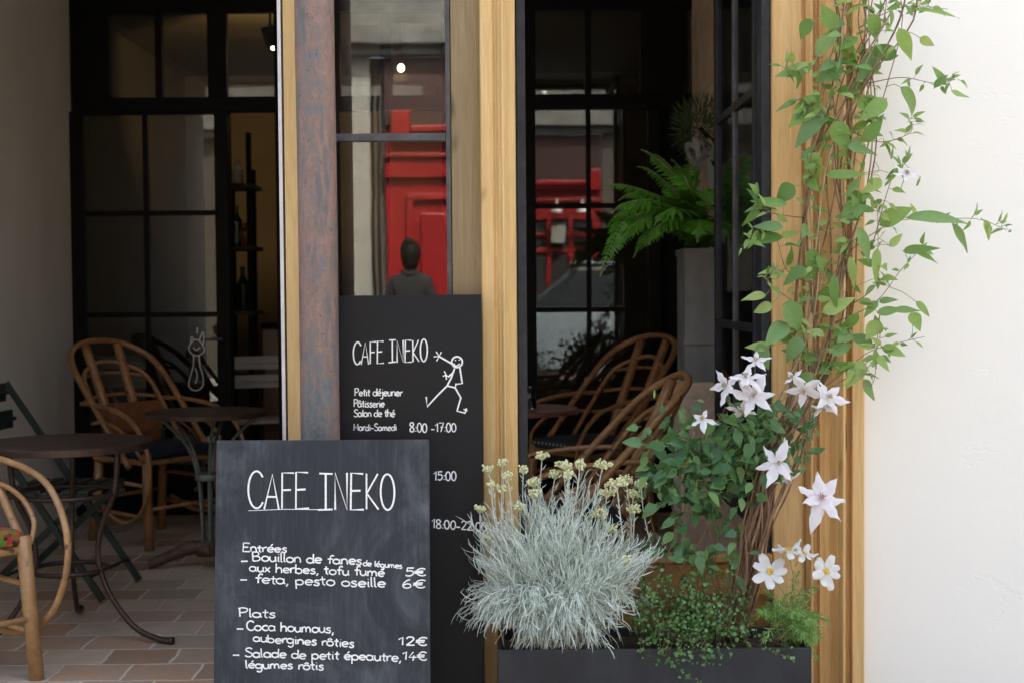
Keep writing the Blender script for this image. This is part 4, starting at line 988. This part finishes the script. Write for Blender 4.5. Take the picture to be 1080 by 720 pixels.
# ------------------------------------------------------------------ window planter and what grows in it
YP = 4.06
ax0, ax1 = Xat(525, YP, 700), Xat(856, YP, 700); az = Zat(684, YP, 690)
pb = thing('window_planter', 'long black metal trough full of plants below the open window', 'planter', ((ax0 + ax1) / 2, 4.18, 0))
MB().box(ax0, ax1, YP, YP + .012, .005, az).box(ax0, ax1, 4.318, 4.33, .005, az).box(ax0, ax0 + .012, YP + .0125, 4.3175, .005, az).box(ax1 - .012, ax1, YP + .0125, 4.3175, .005, az).box(ax0 + .0125, ax1 - .0125, YP + .0125, 4.3175, .006, .02).build('trough', m_planter, pb, bevel=.002)
so_ = MB(); nx, ny = 40, 12
for i in range(nx + 1):
    for j in range(ny + 1):
        so_.v.append(Vector((ax0 + .0125 + (ax1 - ax0 - .025) * i / nx, YP + .0125 + (.2445) * j / ny, az - .03 + gau(.006))))
for i in range(nx):
    for j in range(ny):
        a = i * (ny + 1) + j; so_.f.append((a, a + ny + 1, a + ny + 2, a + 1))
so_.build('soil', m_soil, pb)
SOIL = az - .03

# silver helichrysum bush
hx = thing('silver_bush', 'bushy silver grey curry plant with small cream flower heads in the trough', 'plant', (Xat(586, 4.17, 680), 4.17, SOIL))
lb, stb = MB(), MB()
B0 = Vector((Xat(586, 4.16, 660), 4.17, SOIL + .02))
CEN = P(586, 600, 4.16)
def bush_stem(end, bow, nl, l0=.16):
    base = B0 + Vector((gau(.055), gau(.035), 0))
    mid = base.lerp(end, .5) + Vector((0, 0, bow))
    pts = spline([base, base.lerp(mid, .6) + Vector((0, 0, bow * .3)), mid.lerp(end, .35), end], 6)
    stb.tube(pts, .0013, 4)
    m = len(pts)
    for i in range(nl):
        t = l0 + (1 - l0) * (i + rnd()) / nl
        x = t * (m - 1); k = min(int(x), m - 2); c = pts[k].lerp(pts[k + 1], x - k); tg = (pts[k + 1] - pts[k]).normalized()
        side = Vector((gau(1), gau(1), gau(1))); side = (side - tg * side.dot(tg)).normalized()
        L = uni(.028, .060)
        hang = end.z < CEN.z - .02
        d0 = (tg * uni(.6, 1.3) + side * uni(.2, .8)).normalized()
        g = Vector((0, 0, -1)) if hang and rnd() < .75 else Vector((gau(.5), gau(.5), uni(.1, 1.5)))
        p1 = c + d0 * L * .4; p2 = p1 + (d0 + g * .45).normalized() * L * .35; p3 = p2 + (d0 * .6 + g * .9).normalized() * L * .3
        lb.blade([c, p1, p2, p3], uni(.0017, .0029), Vector((gau(.6), -1, gau(.6))))
RX, RZ, RYd = .27, .265, .17
for i in range(540):
    while True:
        d = Vector((gau(1), gau(1), gau(1)))
        if d.length > .2: break
    d.normalize()
    if d.y > .35: d.y *= -1
    if d.z < -.15: d.x *= 1.0 + .22 * min(1, abs(d.z) * 1.2)
    rr = uni(.60, 1.0) * (1 + .05 * math.sin(5 * math.atan2(d.z, d.x) + 1.3) + .05 * math.sin(11 * math.atan2(d.z, d.x)))
    e = CEN + Vector((d.x * RX * rr, d.y * RYd * rr, d.z * RZ * rr))
    if d.z < -.6 and abs(d.x) > .5: e.z += .05
    e.x += .015 * math.sin(e.z * 30)
    bush_stem(e, uni(.0, .05) if d.z > -.2 else uni(.08, .16), 21)
lb.build('leaves', m_silver, hx); stb.build('stems', m_silver_stem, hx, smooth=True)
heads = [(572, 480, 8), (594, 489, 10), (586, 500, 8), (598, 491, 6), (636, 489, 11), (650, 508, 13), (640, 518, 11), (660, 505, 9), (668, 520, 8), (632, 540, 9), (644, 556, 8), (669, 536, 9), (612, 490, 6), (514, 495, 6), (530, 488, 6), (552, 495, 6), (535, 502, 6), (518, 511, 5), (529, 516, 6), (548, 534, 7), (506, 537, 6), (512, 568, 7), (562, 508, 7), (564, 520, 7), (660, 590, 6), (676, 510, 7), (600, 500, 6)]
hs = MB()
for px, py, sz in heads:
    Y = uni(4.07, 4.2); e = P(px, py, Y)
    base = e + Vector((uni(-.03, .03), .01, -uni(.12, .2)))
    base.z = max(base.z, CEN.z - .02); pts = spline([base, base.lerp(e, .5) + Vector((gau(.006), 0, 0)), e], 5)
    hs.tube(pts, .0017, 5)
    for i in range(12):
        t = rnd(); c = base.lerp(e, t); dd_ = Vector((gau(1), gau(.7), .9)).normalized()
        hs.blade([c, c + dd_ * .009, c + dd_ * .016 + Vector((0, 0, .004))], .0022)
    fh = MB(); rad = sz * .0026
    for i in range(int(10 + sz * 4)):
        a = uni(0, 2 * PI); r = rad * math.sqrt(rnd()); c = e + Vector((r * math.cos(a), r * math.sin(a) * .8, .004 - r * r * 10 + gau(.005)))
        fh.ball(c, uni(.0022, .0046), nu=5, nv=4)
        fh.tube([e + Vector((0, 0, -.014)), c], .0006, 3)
    fh.build('flower_head', m_cream, hx)
hs.build('flower_stalks', m_silver_stem, hx, smooth=True)

# climbing clematis
cl = thing('clematis_vine', 'climbing clematis with pale star shaped flowers trained up the oak casing', 'plant', (Xat(775, 4.25, 660), 4.25, SOIL))
st_o, st_g, lf, lf2, st_t = MB(), MB(), MB(), MB(), MB()
main = [(772, 672), (783, 620), (797, 560), (808, 508), (830, 450), (848, 395), (860, 330), (874, 250), (884, 170), (896, 90), (905, 20), (910, -40)]
paths = []
for i in range(20):
    ph, amp = uni(0, 6.3), uni(8, 34)
    off = uni(-13, 13); pts = []
    stop = len(main) - (0 if rnd() < .75 else random.randint(1, 4))
    spread = uni(-1, 1) * 42
    for k, (x, y) in enumerate(main[:stop]):
        f = k / (len(main) - 1)
        px = x + off * (1 - .2 * f) + spread * (f ** 1.2) + amp * f * math.sin(ph + k * 1.3) * 1.0 + gau(3.5) * f + gau(1.2)
        Y = 4.26 - .05 * f + .02 * math.sin(ph * 2 + k)
        pts.append(P(px, y + gau(2), max(4.17, min(4.33, Y + uni(-.02, .02)))))
    pts = spline(pts, 5); paths.append(pts)
    r0_ = uni(.0022, .0042)
    (st_o if i % 3 else st_t).tube(pts, [r0_, r0_ * .8, r0_ * .6], 6)
for i in range(13):                                             # the old woody base
    o_ = uni(-1, 1); pts = [P(772 + o_ * 13 + gau(2), 674, 4.25 + gau(.02)), P(785 + o_ * 14 + gau(3), 610, 4.24 + gau(.02)), P(800 + o_ * 15 + gau(4), 545, 4.23 + gau(.02)), P(814 + o_ * 17 + gau(6), 490, 4.23 + gau(.02)), P(835 + o_ * 22 + gau(8), 440, 4.22 + gau(.02))][:random.choice((4, 5, 5))]
    st_o.tube(spline(pts, 6), [uni(.0045, .0065), uni(.004, .0055), .003, .002], 7)
# loose side shoots
shoots = [[(872, 300), (900, 262), (945, 234), (985, 232), (1030, 231), (1062, 243)], [(880, 340), (922, 320), (950, 285), (972, 262)], [(846, 425), (880, 400), (915, 372), (945, 362), (975, 355)],
          [(900, 320), (924, 300), (926, 260), (925, 210)], [(900, 140), (930, 150), (960, 140), (958, 126)], [(908, 90), (950, 82), (985, 88), (1008, 84)], [(905, 30), (950, 8), (1000, 10)],
          [(840, 320), (812, 300), (808, 290), (830, 283)], [(858, 300), (830, 285), (818, 250), (800, 240), (785, 262)], [(850, 230), (815, 225), (800, 215), (797, 205)], [(855, 160), (868, 100), (885, 60), (902, 0)],
          [(856, 330), (850, 240), (856, 160), (866, 90), (862, 60)], [(920, 260), (940, 190), (955, 172)], [(928, 330), (925, 360), (922, 400), (912, 412)], [(860, 420), (890, 400), (918, 385), (930, 345)], [(920, 0), (912, 60), (918, 130), (905, 200), (895, 260)],
          [(868, 60), (848, 70), (826, 72)], [(870, 120), (852, 108), (842, 105)]]
for s_ in shoots:
    pts = spline([P(x, y, 4.21 + gau(.008)) for x, y in s_], 6); paths.append(pts)
    st_o.tube(pts, [.0018, .0011, .0008], 5)
for i in range(16):                                             # short crossing twigs and curling tendrils
    a = random.choice(paths[:20]); k = random.randint(12, len(a) - 12) if len(a) > 26 else 5; c = a[k]
    e = c + Vector((gau(.05), uni(-.03, 0), gau(.06)))
    st_g.tube(spline([c, c.lerp(e, .5) + Vector((gau(.02), 0, gau(.02))), e, e + Vector((gau(.02), 0, gau(.02)))], 5), .0009, 4)
# low leafy mass: twiggy framework then leaves
frame = [[(760, 660), (735, 600), (712, 545), (700, 500)], [(770, 650), (752, 590), (748, 530), (760, 470)], [(700, 655), (722, 600), (752, 545), (790, 480)], [(690, 640), (706, 580), (722, 520), (735, 470)], [(735, 650), (760, 560), (742, 500), (772, 452)], [(740, 640), (712, 590), (690, 560), (684, 520)],
         [(730, 545), (758, 508), (790, 485), (810, 470)], [(745, 500), (750, 460), (765, 430)], [(780, 520), (800, 450), (832, 430)], [(690, 600), (725, 590), (765, 600)]]
low = []
for s_ in frame:
    pts = spline([P(x, y, 4.24 + gau(.015)) for x, y in s_], 6); low.append(pts); st_o.tube(pts, [.0022, .0016, .001], 5)
for s_ in ([(722, 512), (735, 480), (752, 448)], [(738, 520), (752, 492), (770, 470), (783, 462)], [(724, 540), (728, 490), (732, 455)], [(800, 440), (838, 412), (868, 388)], [(855, 440), (862, 405), (878, 380), (892, 350)]):
    pts = spline([P(x, y, 4.2) for x, y in s_], 6); st_g.tube(pts, .0014, 5)
def add_leaf(mbx, c, d, L, W, droop=.2, face=None, pet=True):
    nrm = face or Vector((gau(.5), -.75 + gau(.3), .55 + gau(.35)))
    mbx.leaf(c + Vector(d).normalized() * .012, d, nrm, L, W, droop + gau(.18), uni(.05, .34), 8, wav=.012)
    if pet: st_g.tube([c, c + Vector(d).normalized() * .02], .0008, 4)
for i in range(680):
    # clumped: choose a framework twig point
    px, py = gau(1), gau(1)
    x, y = 750 + px * 36, 488 + py * 34
    if rnd() < .20: x, y = 815 + gau(24), 450 + gau(22)
    elif rnd() < .20: x, y = 738 + gau(34), 570 + gau(18)
    elif rnd() < .12: x, y = 700 + gau(12), 500 + gau(14)
    if x < 676 or x > 862 or y < 420 or y > 625: continue
    if x > 800 - (y - 480) * .12 and y > 496: continue
    if 700 < x < 790 and 545 < y < 575 and rnd() < .6: continue
    c = P(x, y, uni(4.13, 4.29)); L = uni(.020, .058)
    d = Vector((gau(.8), gau(.3) - .25, gau(.5) - .35))
    add_leaf(lf2, c, d, L, L * uni(.55, .78), .25, Vector((gau(.55), -.7, .7 + gau(.4))))
# leaves of the climbing part, by hand where the photograph shows one, then along the stems
hand = [(858, 70, -34, 8, 15), (866, 102, -28, 26, 22), (868, 118, -24, 30, 20), (880, 128, 12, 26, 20), (862, 160, -8, 34, 20), (950, 92, 36, 26, 14), (955, 230, 54, -6, 14), (1004, 236, 24, 26, 9), (1038, 232, 10, 18, 8), (928, 238, 26, -18, 20), (996, 90, -8, -14, 9), (1003, 96, 14, 6, 7), (985, 92, 10, -10, 7),
        (962, 10, 40, 2, 6), (948, 30, 12, 26, 14), (946, 60, -30, -12, 18), (905, 40, -22, 8, 18), (880, 30, -12, -18, 16), (862, 60, 18, -30, 16), (925, 60, -20, 24, 18), (970, 40, 12, 6, 9), (935, 105, -24, 18, 16), (916, 130, -26, 8, 12), (893, 155, 26, 4, 12), (900, 200, 10, 26, 18), (870, 185, 36, -2, 10),
        (838, 196, -16, 12, 18), (830, 216, -32, -4, 12), (826, 240, -24, -4, 11), (826, 250, -34, 2, 12), (850, 282, -20, 12, 14), (855, 262, 6, 28, 14), (880, 290, -4, 30, 10), (868, 330, 26, -14, 14), (830, 318, 12, 26, 20), (815, 322, -16, 4, 12), (808, 312, -20, 0, 10), (830, 340, -22, 22, 18), (812, 366, -18, -2, 10), (800, 362, 8, 22, 14),
        (920, 365, -20, -14, 16), (930, 367, 20, 2, 13), (912, 382, -18, 20, 18), (910, 400, 10, 18, 14), (898, 352, -16, 10, 12), (925, 330, 20, -4, 9), (940, 328, 30, -4, 8), (960, 330, 8, 14, 14), (966, 318, 12, 12, 8), (926, 338, -10, 16, 14), (960, 262, 24, 10, 8), (952, 265, 28, -4, 9), (925, 262, -4, 30, 9), (905, 240, 10, 30, 12), (896, 270, 8, 30, 9), (938, 260, 10, -10, 8), (910, 150, 18, -22, 14), (888, 100, 26, -12, 15), (903, 112, 24, -6, 16),
        (855, 20, -8, 16, 14), (918, 15, 8, 20, 15), (890, 70, -24, 12, 18), (930, 190, -16, 10, 12), (888, 226, 22, -6, 16), (905, 330, -14, 22, 12), (858, 395, -18, 10, 14), (876, 372, 20, -8, 12), (845, 356, -14, 18, 16), (797, 210, 0, -16, 8)]
for (x, y, dx, dy, w_) in hand:
    c = P(x, y, 4.19 + gau(.012)); Lpx = math.hypot(dx, dy); d = RT2 * dx - UP2 * dy + FW * gau(.25) * Lpx
    L = Lpx * 1.12 * 4.2 / FPX + .010
    q_ = min((p for a_ in paths for p in a_), key=lambda p: (p - c).length)
    if .004 < (q_ - c).length < .16: st_g.tube(spline([q_, q_.lerp(c, .5) + Vector((gau(.004), -.004, .006)), c + d.normalized() * .004], 4), .0010, 4)
    lf.leaf(c, d, Vector((gau(.35), -1, .45 + gau(.3))), L, w_ * 1.22 * 4.2 / FPX, .2 + gau(.2), uni(.08, .35), 10, wav=.014)
for i in range(620):
    pts = random.choice(paths[:20] + paths[20:] * 1)
    k = random.randint(int(len(pts) * .35), len(pts) - 1); c = pts[k]
    if c.z < 1.25 - .25: continue
    d = Vector((gau(1), -abs(gau(.5)), gau(.6) - .1)); L = random.choice((uni(.018, .04), uni(.03, .062))) if c.x < 1.1 else uni(.018, .042)
    add_leaf(lf, c + Vector((0, -.012, 0)), d, L, L * uni(.36, .62), .3)
st_o.build('woody_stems', m_stem_bundle, cl, smooth=True); st_t.build('young_stems', m_stem_tan, cl, smooth=True); st_g.build('green_stems', m_stem_green, cl, smooth=True)
lf.build('climbing_leaves', m_clem, cl, smooth=True); lf2.build('low_leaves', m_dark_leaf, cl, smooth=True)
def flower(px, py, rpx, face, n, Y=4.13, white=False, seed=0, wid=.42, droop=.22, parent=None, cm=None):
    rs = random.getstate(); random.seed(900 + seed)
    c = P(px, py, Y); f = Vector(face).normalized(); a0 = uni(0, 6.28)
    u = f.orthogonal().normalized(); v = f.cross(u); L = rpx * Y / FPX
    mbf = MB()
    for k in range(n):
        a = a0 + 2 * PI * k / n + gau(.10); d = u * math.cos(a) + v * math.sin(a) + f * (.28 + gau(.2))
        Lk = L * uni(.82, 1.12); d.normalize()
        nrm = f - d * f.dot(d); nrm.normalize(); x = d.cross(nrm); b = len(mbf.v); N = 8; dr_ = droop + gau(.2)
        for i in range(N + 1):
            t = i / N
            if white: w_ = Lk * wid * .5 * (math.sin(PI * min(.97, .05 + .90 * t ** .85)) ** .6) * (.55 + .55 * t)
            else: w_ = Lk * wid * .5 * (math.sin(PI * min(1, .04 + .96 * t ** (.80 + .1 * math.sin(k * 3.1 + seed)))) ** 1.05) * (1 + .10 * math.sin(t * 17 + k))
            cc = c + d * (Lk * t) - nrm * (dr_ * Lk * t * t) + nrm * (.012 * L * math.sin(t * 11 + k))
            for j in range(5):
                s_ = (j - 2) / 2; rip = .05 * L * math.sin(t * 13 + k * 2 + s_) * abs(s_)
                mbf.v.append(cc + x * (w_ * s_) + nrm * (-.35 * w_ * s_ * s_ + .10 * w_ * (1 - abs(s_)) * (-1 if j == 2 else 0) + rip))
        for i in range(N):
            for j in range(4):
                q_ = b + i * 5 + j; mbf.f.append((q_, q_ + 1, q_ + 6, q_ + 5))
    fo = mbf.build('flower', m_petal_white if white else m_petal, parent, smooth=True)
    at_ = fo.data.attributes.new('bar', 'FLOAT', 'POINT')
    for vi in range(len(fo.data.vertices)):
        jj, ii = vi % 5, (vi // 5) % 9
        at_.data[vi].value = (1, .55, 0)[abs(jj - 2)] * max(0, 1 - ii / 7.5)
    ce = MB()
    if white:
        for i in range(46):
            a = uni(0, 6.28); r = L * .19 * math.sqrt(rnd()); ce.ball(c + u * (r * math.cos(a)) + v * (r * math.sin(a)) + f * (L * .07 - r * r * 2 + .002), L * .035, nu=5, nv=4)
    else:
        for i in range(20):
            a = uni(0, 6.28); d = (u * math.cos(a) + v * math.sin(a)) * uni(.1, .8) + f
            e = c + d.normalized() * L * uni(.16, .27); ce.tube([c, e], [.0006, .0011], 4); ce.ball(e, .0018, nu=5, nv=4)
    ce.build('flower_centre', cm or (m_yellow if white else m_anther), fo)
    st = MB().tube(spline([c, c - f * .012 + Vector((0, .015, -.005)), c - f * .02 + Vector((gau(.01), .05, -.03))], 4), .0013, 5)
    st.build('flower_stalk', m_stem_green, fo, smooth=True)
    random.setstate(rs)
FL = [(795, 418, 28, (.05, -.8, .55), 6), (787, 398, 22, (-.1, -.5, .9), 6), (766, 406, 22, (-.8, -.5, .25), 5), (741, 442, 17, (-.35, -.55, .8), 5), (848, 411, 24, (-.3, -.7, -.35), 5), (873, 418, 23, (.45, -.75, .35), 6), (820, 489, 27, (.12, -.8, .5), 6), (866, 526, 32, (.12, -.75, .65), 7), (797, 380, 16, (-.2, -.5, .8), 5), (868, 430, 18, (.1, -.5, -.8), 4), (956, 184, 18, (.2, -.35, .9), 6), (782, 432, 18, (.0, -.6, -.5), 4), (832, 506, 15, (.3, -.5, -.8), 4), (836, 398, 14, (-.5, -.5, .6), 4), (826, 470, 12, (.5, -.4, -.7), 3)]
for i, (x, y, r, f, n) in enumerate(FL): flower(x, y, r * 1.0, f, n, 4.10 if i < 8 else 4.14, seed=i + 3, parent=cl, wid=.42, cm=m_anther_pink if i == 7 else None)
for x, y, dx, dy in ((940, 168, 2, -14), (957, 170, 3, -16), (950, 176, -3, -12), (967, 196, 4, -10), (782, 262, -3, 8), (825, 460, 2, 16), (690, 420, 0, -10)):   # buds
    c = P(x, y, 4.16); d = (RT2 * dx - UP2 * dy) * (4.16 / FPX); MB().tube([c, c + d * .45, c + d], [.0025, .0042, .0006], 7).build('bud', m_clem, cl, smooth=True)

# creeping wire vine
cr = thing('creeping_plant', 'low creeper of tiny round green leaves spilling over the black trough', 'plant', (Xat(730, 4.13, 680), 4.13, SOIL))
wl, ws = MB(), MB()
def round_leaf(c, n, r):
    n = Vector(n).normalized(); u = n.orthogonal().normalized(); v = n.cross(u); b = len(wl.v)
    wl.v.append(c - n * r * .15)
    for k in range(7):
        a = 2 * PI * k / 7; wl.v.append(c + u * (r * math.cos(a)) + v * (r * math.sin(a) * .9))
    wl.f += [(b, b + 1 + k, b + 1 + (k + 1) % 7) for k in range(7)]
strands = []
for i in range(200):
    x0 = gau(1) * 26 + 728; y0 = 672
    e = (x0 + gau(20), 655 + gau(20) - (8 if rnd() < .5 else 0)); Y1 = uni(4.05, 4.24)
    if rnd() < .22: e = (e[0] - 5, uni(686, 700)); Y1 = uni(4.02, 4.05)
    if e[0] < 672: e = (672 + rnd() * 10, e[1])
    strands.append([P(x0, y0, 4.15), P((x0 + e[0]) / 2, min(y0, e[1]) - uni(4, 22), (4.15 + Y1) / 2), P(*e, Y1)])
for s_ in ([(702, 686), (708, 700), (722, 712), (740, 718)], [(745, 684), (752, 694), (748, 700)], [(760, 668), (790, 664), (806, 672), (836, 684)], [(770, 672), (800, 680), (822, 690), (838, 692)], [(690, 640), (683, 622), (690, 612)], [(705, 660), (690, 640), (694, 620)]):
    strands.append([P(x, y, 4.03) for x, y in s_])
for s_ in strands:
    pts = spline(s_, 6); ws.tube(pts, .0007, 4); m = len(pts)
    for i in range(int(m * .9)):
        k = random.randint(1, m - 1); c = pts[k] + Vector((gau(.006), gau(.006) - .004, gau(.006)))
        round_leaf(c, Vector((gau(.5), -.7 + gau(.4), .7 + gau(.4))), uni(.0030, .0066))
wl.build('leaves', m_creeper, cr); ws.build('wiry_stems', m_wire, cr, smooth=True)

# white cosmos with feathery leaves
co = thing('cosmos_plant', 'feathery green plant with white yellow centred daisies at the end of the trough', 'plant', (Xat(835, 4.14, 680), 4.14, SOIL))
ft, fs_ = MB(), MB()
bs = P(822, 672, 4.16)
for i in range(62):
    ex, ey = 832 + gau(17), 645 + gau(20)
    if rnd() < .3: ex, ey = 850 + gau(10), 668 + gau(10)
    ex, ey = min(max(ex, 795), 874), min(max(ey, 606), 692)
    e = P(ex, ey, uni(4.06, 4.2)); b_ = bs + Vector((gau(.015), gau(.02), 0)); pts = spline([b_, b_.lerp(e, .5) + Vector((0, 0, .03)), e], 6); fs_.tube(pts, .0011, 4)
    for k in range(4, len(pts)):
        for j in range(3):
            tg = (pts[k] - pts[k - 1]).normalized(); sd_ = Vector((gau(1), gau(1), gau(1))); d = (tg + sd_ * .7).normalized(); L = uni(.014, .03)
            ft.blade([pts[k], pts[k] + d * L * .5, pts[k] + d * L + Vector((0, 0, -.004))], .0026)
            if rnd() < .6:
                q_ = pts[k] + d * L * .5; d2_ = (d + Vector((gau(.7), gau(.7), gau(.7)))).normalized(); ft.blade([q_, q_ + d2_ * L * .3, q_ + d2_ * L * .6], .0022)
ft.build('feathery_leaves', m_feather, co); fs_.build('stems', m_stem_green, co, smooth=True)
for i, (x, y, r, f, n) in enumerate(((812, 603, 20, (.05, -.75, .55), 7), (832, 580, 17, (-.1, -.25, 1), 8), (848, 584, 14, (.5, -.35, .8), 8), (871, 602, 18, (.25, -.9, .25), 8))):
    flower(x, y, r, f, n, 4.11, True, seed=40 + i, wid=.62, droop=.12, parent=co)
    c = P(x, y, 4.12); MB().tube(spline([P(835, 660, 4.15), P((835 + x) / 2 + 4, (y + 650) / 2, 4.14), c + Vector((0, .01, -.01)), c], 5), .0012, 5).build('flower_stem', m_stem_green, co, smooth=True)

# ------------------------------------------------------------------ across the street: parked car, person
m_car = mottled('pale_blue_car_paint', (.30, .36, .42), (.31, .37, .43), 3, .25, .3, 0)
m_carglass = mottled('car_glass', (.02, .025, .03), (.03, .035, .04), 3, .08, 0, 0)
m_tyre = mottled('tyre', (.015, .015, .015), (.03, .03, .03), 30, .9, 0, 0)
car = thing('parked_car', 'pale blue small car parked across the street before the red shopfront', 'car', (1.0, -3.1, -.13))
car.scale = (1, 1, 1.2)
prof = [(-1.85, .35), (-1.95, .55), (-1.85, .80), (-1.05, .95), (-.95, .98), (1.55, .98), (1.85, .92), (1.92, .60), (1.85, .32), (1.5, .25), (-1.5, .25)]
MB().prism(prof, -.82, .82, 'y').build('body', m_car, car, local=True, bevel=.07, segs=4, smooth=True)
vs = []
for y, k in ((-.76, 0), (-.60, 1), (.60, 1), (.76, 0)):
    vs += [(-1.0, y, .97), (1.72, y, .97)] if k == 0 else [(-.35, y, 1.42), (1.35, y, 1.44)]
MB().add(vs, [(0, 1, 3, 2), (2, 3, 5, 4), (4, 5, 7, 6), (0, 2, 4, 6), (1, 7, 5, 3), (0, 6, 7, 1)]).build('cabin_glass', m_carglass, car, local=True, bevel=.05, segs=3)
MB().box(-.38, 1.38, -.62, .62, 1.425, 1.47).build('roof', m_car, car, local=True, bevel=.03, segs=3)
for x in (-1.22, 1.22):
    for y in (-.78, .78):
        wh = MB().tube([(x, y - .09, .30), (x, y + .09, .30)], .30, 24).build('wheel', m_tyre, car, local=True)
        r_ = MB().tube([(x, y - .1, .30), (x, y + .1, .30)], .19, 16).build('rim', m_galv, wh, local=True)
for y in (-.6, .6): MB().ball((-1.86, y, .72), .12, sq=(.5, 1.2, .6)).build('headlight', m_alu, car, local=True, smooth=True)

# a dark clothed person on the far pavement
pr = thing('person', 'person with dark hair and dark coat facing the red shopfront, mirrored in the fixed window', 'person', (-.96, -4.62, 0), rz=PI)
def skin(name, verts, edges, rad, mat, parent, root=0):
    me = bpy.data.meshes.new(name); o = bpy.data.objects.new(name, me); C.objects.link(o); me.from_pydata(verts, edges, []); me.update()
    o.parent = parent; me.materials.append(mat)
    m = o.modifiers.new('skin', 'SKIN'); m.use_smooth_shade = True
    for i, s_ in enumerate(me.skin_vertices[0].data): s_.radius = rad[i] if isinstance(rad[i], tuple) else (rad[i], rad[i]); s_.use_root = i == root
    sb_ = o.modifiers.new('sub', 'SUBSURF'); sb_.levels = 2; sb_.render_levels = 2
    return o
m_skin = mottled('skin', (.45, .28, .20), (.5, .32, .24), 8, .5, 0, 0)
m_cloth = mottled('dark_cloth', (.005, .005, .006), (.010, .010, .012), 30, .9, 0, .1)
V = [(0, 0, .93), (0, 0, 1.15), (0, 0, 1.38), (0, .02, 1.50), (0, .03, 1.58), (0, .03, 1.66), (0, .035, 1.74),
     (.17, 0, 1.41), (.23, -.01, 1.15), (.24, .06, .92), (.245, .09, .82), (-.17, 0, 1.41), (-.23, -.01, 1.15), (-.24, .06, .92), (-.245, .09, .82),
     (.10, 0, .88), (.11, .01, .50), (.115, -.02, .09), (.12, .12, .04), (-.10, 0, .88), (-.11, .01, .50), (-.115, -.02, .09), (-.12, .12, .04)]
E = [(0, 1), (1, 2), (2, 3), (3, 4), (4, 5), (5, 6), (2, 7), (7, 8), (8, 9), (9, 10), (2, 11), (11, 12), (12, 13), (13, 14), (0, 15), (15, 16), (16, 17), (17, 18), (0, 19), (19, 20), (20, 21), (21, 22)]
RD = [(.15, .10), (.13, .09), (.10, .08), .05, (.07, .08), (.078, .095), (.055, .07), .045, .045, .036, .03, .045, .045, .036, .03, .09, .06, .042, .035, .09, .06, .042, .035]
skin('body', V, E, RD, m_skin, pr)
skin('coat', [(0, 0, .62), (0, 0, .93), (0, 0, 1.15), (0, 0, 1.39), (0, .01, 1.49), (.155, 0, 1.405), (.235, -.01, 1.15), (.245, .05, .94), (-.155, 0, 1.405), (-.235, -.01, 1.15), (-.245, .05, .94)], [(0, 1), (1, 2), (2, 3), (3, 4), (3, 5), (5, 6), (6, 7), (3, 8), (8, 9), (9, 10)], [(.22, .16), (.19, .135), (.175, .13), (.185, .13), .085, .085, .065, .052, .085, .065, .052], m_cloth, pr)
for s_ in (-1, 1): skin('trouser_leg', [(s_ * .10, 0, .85), (s_ * .11, .01, .5), (s_ * .115, -.02, .10)], [(0, 1), (1, 2)], [.10, .075, .06], m_cloth, pr)
hr = MB()
rings = [(.02, 1.825, 0, .0), (.068, 1.81, -.005, 0), (.094, 1.765, -.010, 0), (.102, 1.70, -.014, 0), (.098, 1.64, -.018, 0), (.084, 1.585, -.02, 0), (.070, 1.54, -.02, 0), (.03, 1.525, -.02, 0)]
for k, (r, z, y, _) in enumerate(rings):
    for a in range(24):
        th = 2 * PI * a / 24; yy = math.sin(th) * r * 1.05 + y
        if z < 1.73 and yy > .045: yy = .045 + (yy - .045) * .12            # the face stays clear
        hr.v.append(Vector((math.cos(th) * r * (1 + .03 * math.sin(a * 3 + k)), yy, z)))
for k in range(len(rings) - 1):
    for a in range(24): hr.f.append((k * 24 + a, k * 24 + (a + 1) % 24, (k + 1) * 24 + (a + 1) % 24, (k + 1) * 24 + a))
hr.f += [tuple(range(24)), tuple(range((len(rings) - 1) * 24, len(rings) * 24))]
hr.ball((0, -.075, 1.80), .05, nu=12, nv=8); hr.build('hair', m_black, pr, local=True, smooth=True)
MB().tube([(.075 * math.cos(2 * PI * k / 20), .01 + .07 * math.sin(2 * PI * k / 20), 1.485 + .012 * math.sin(k * 1.9)) for k in range(20)], .034, 10, close=True).build('scarf', m_cloth, pr, local=True, smooth=True)
pr.scale = (.96, .96, .96)
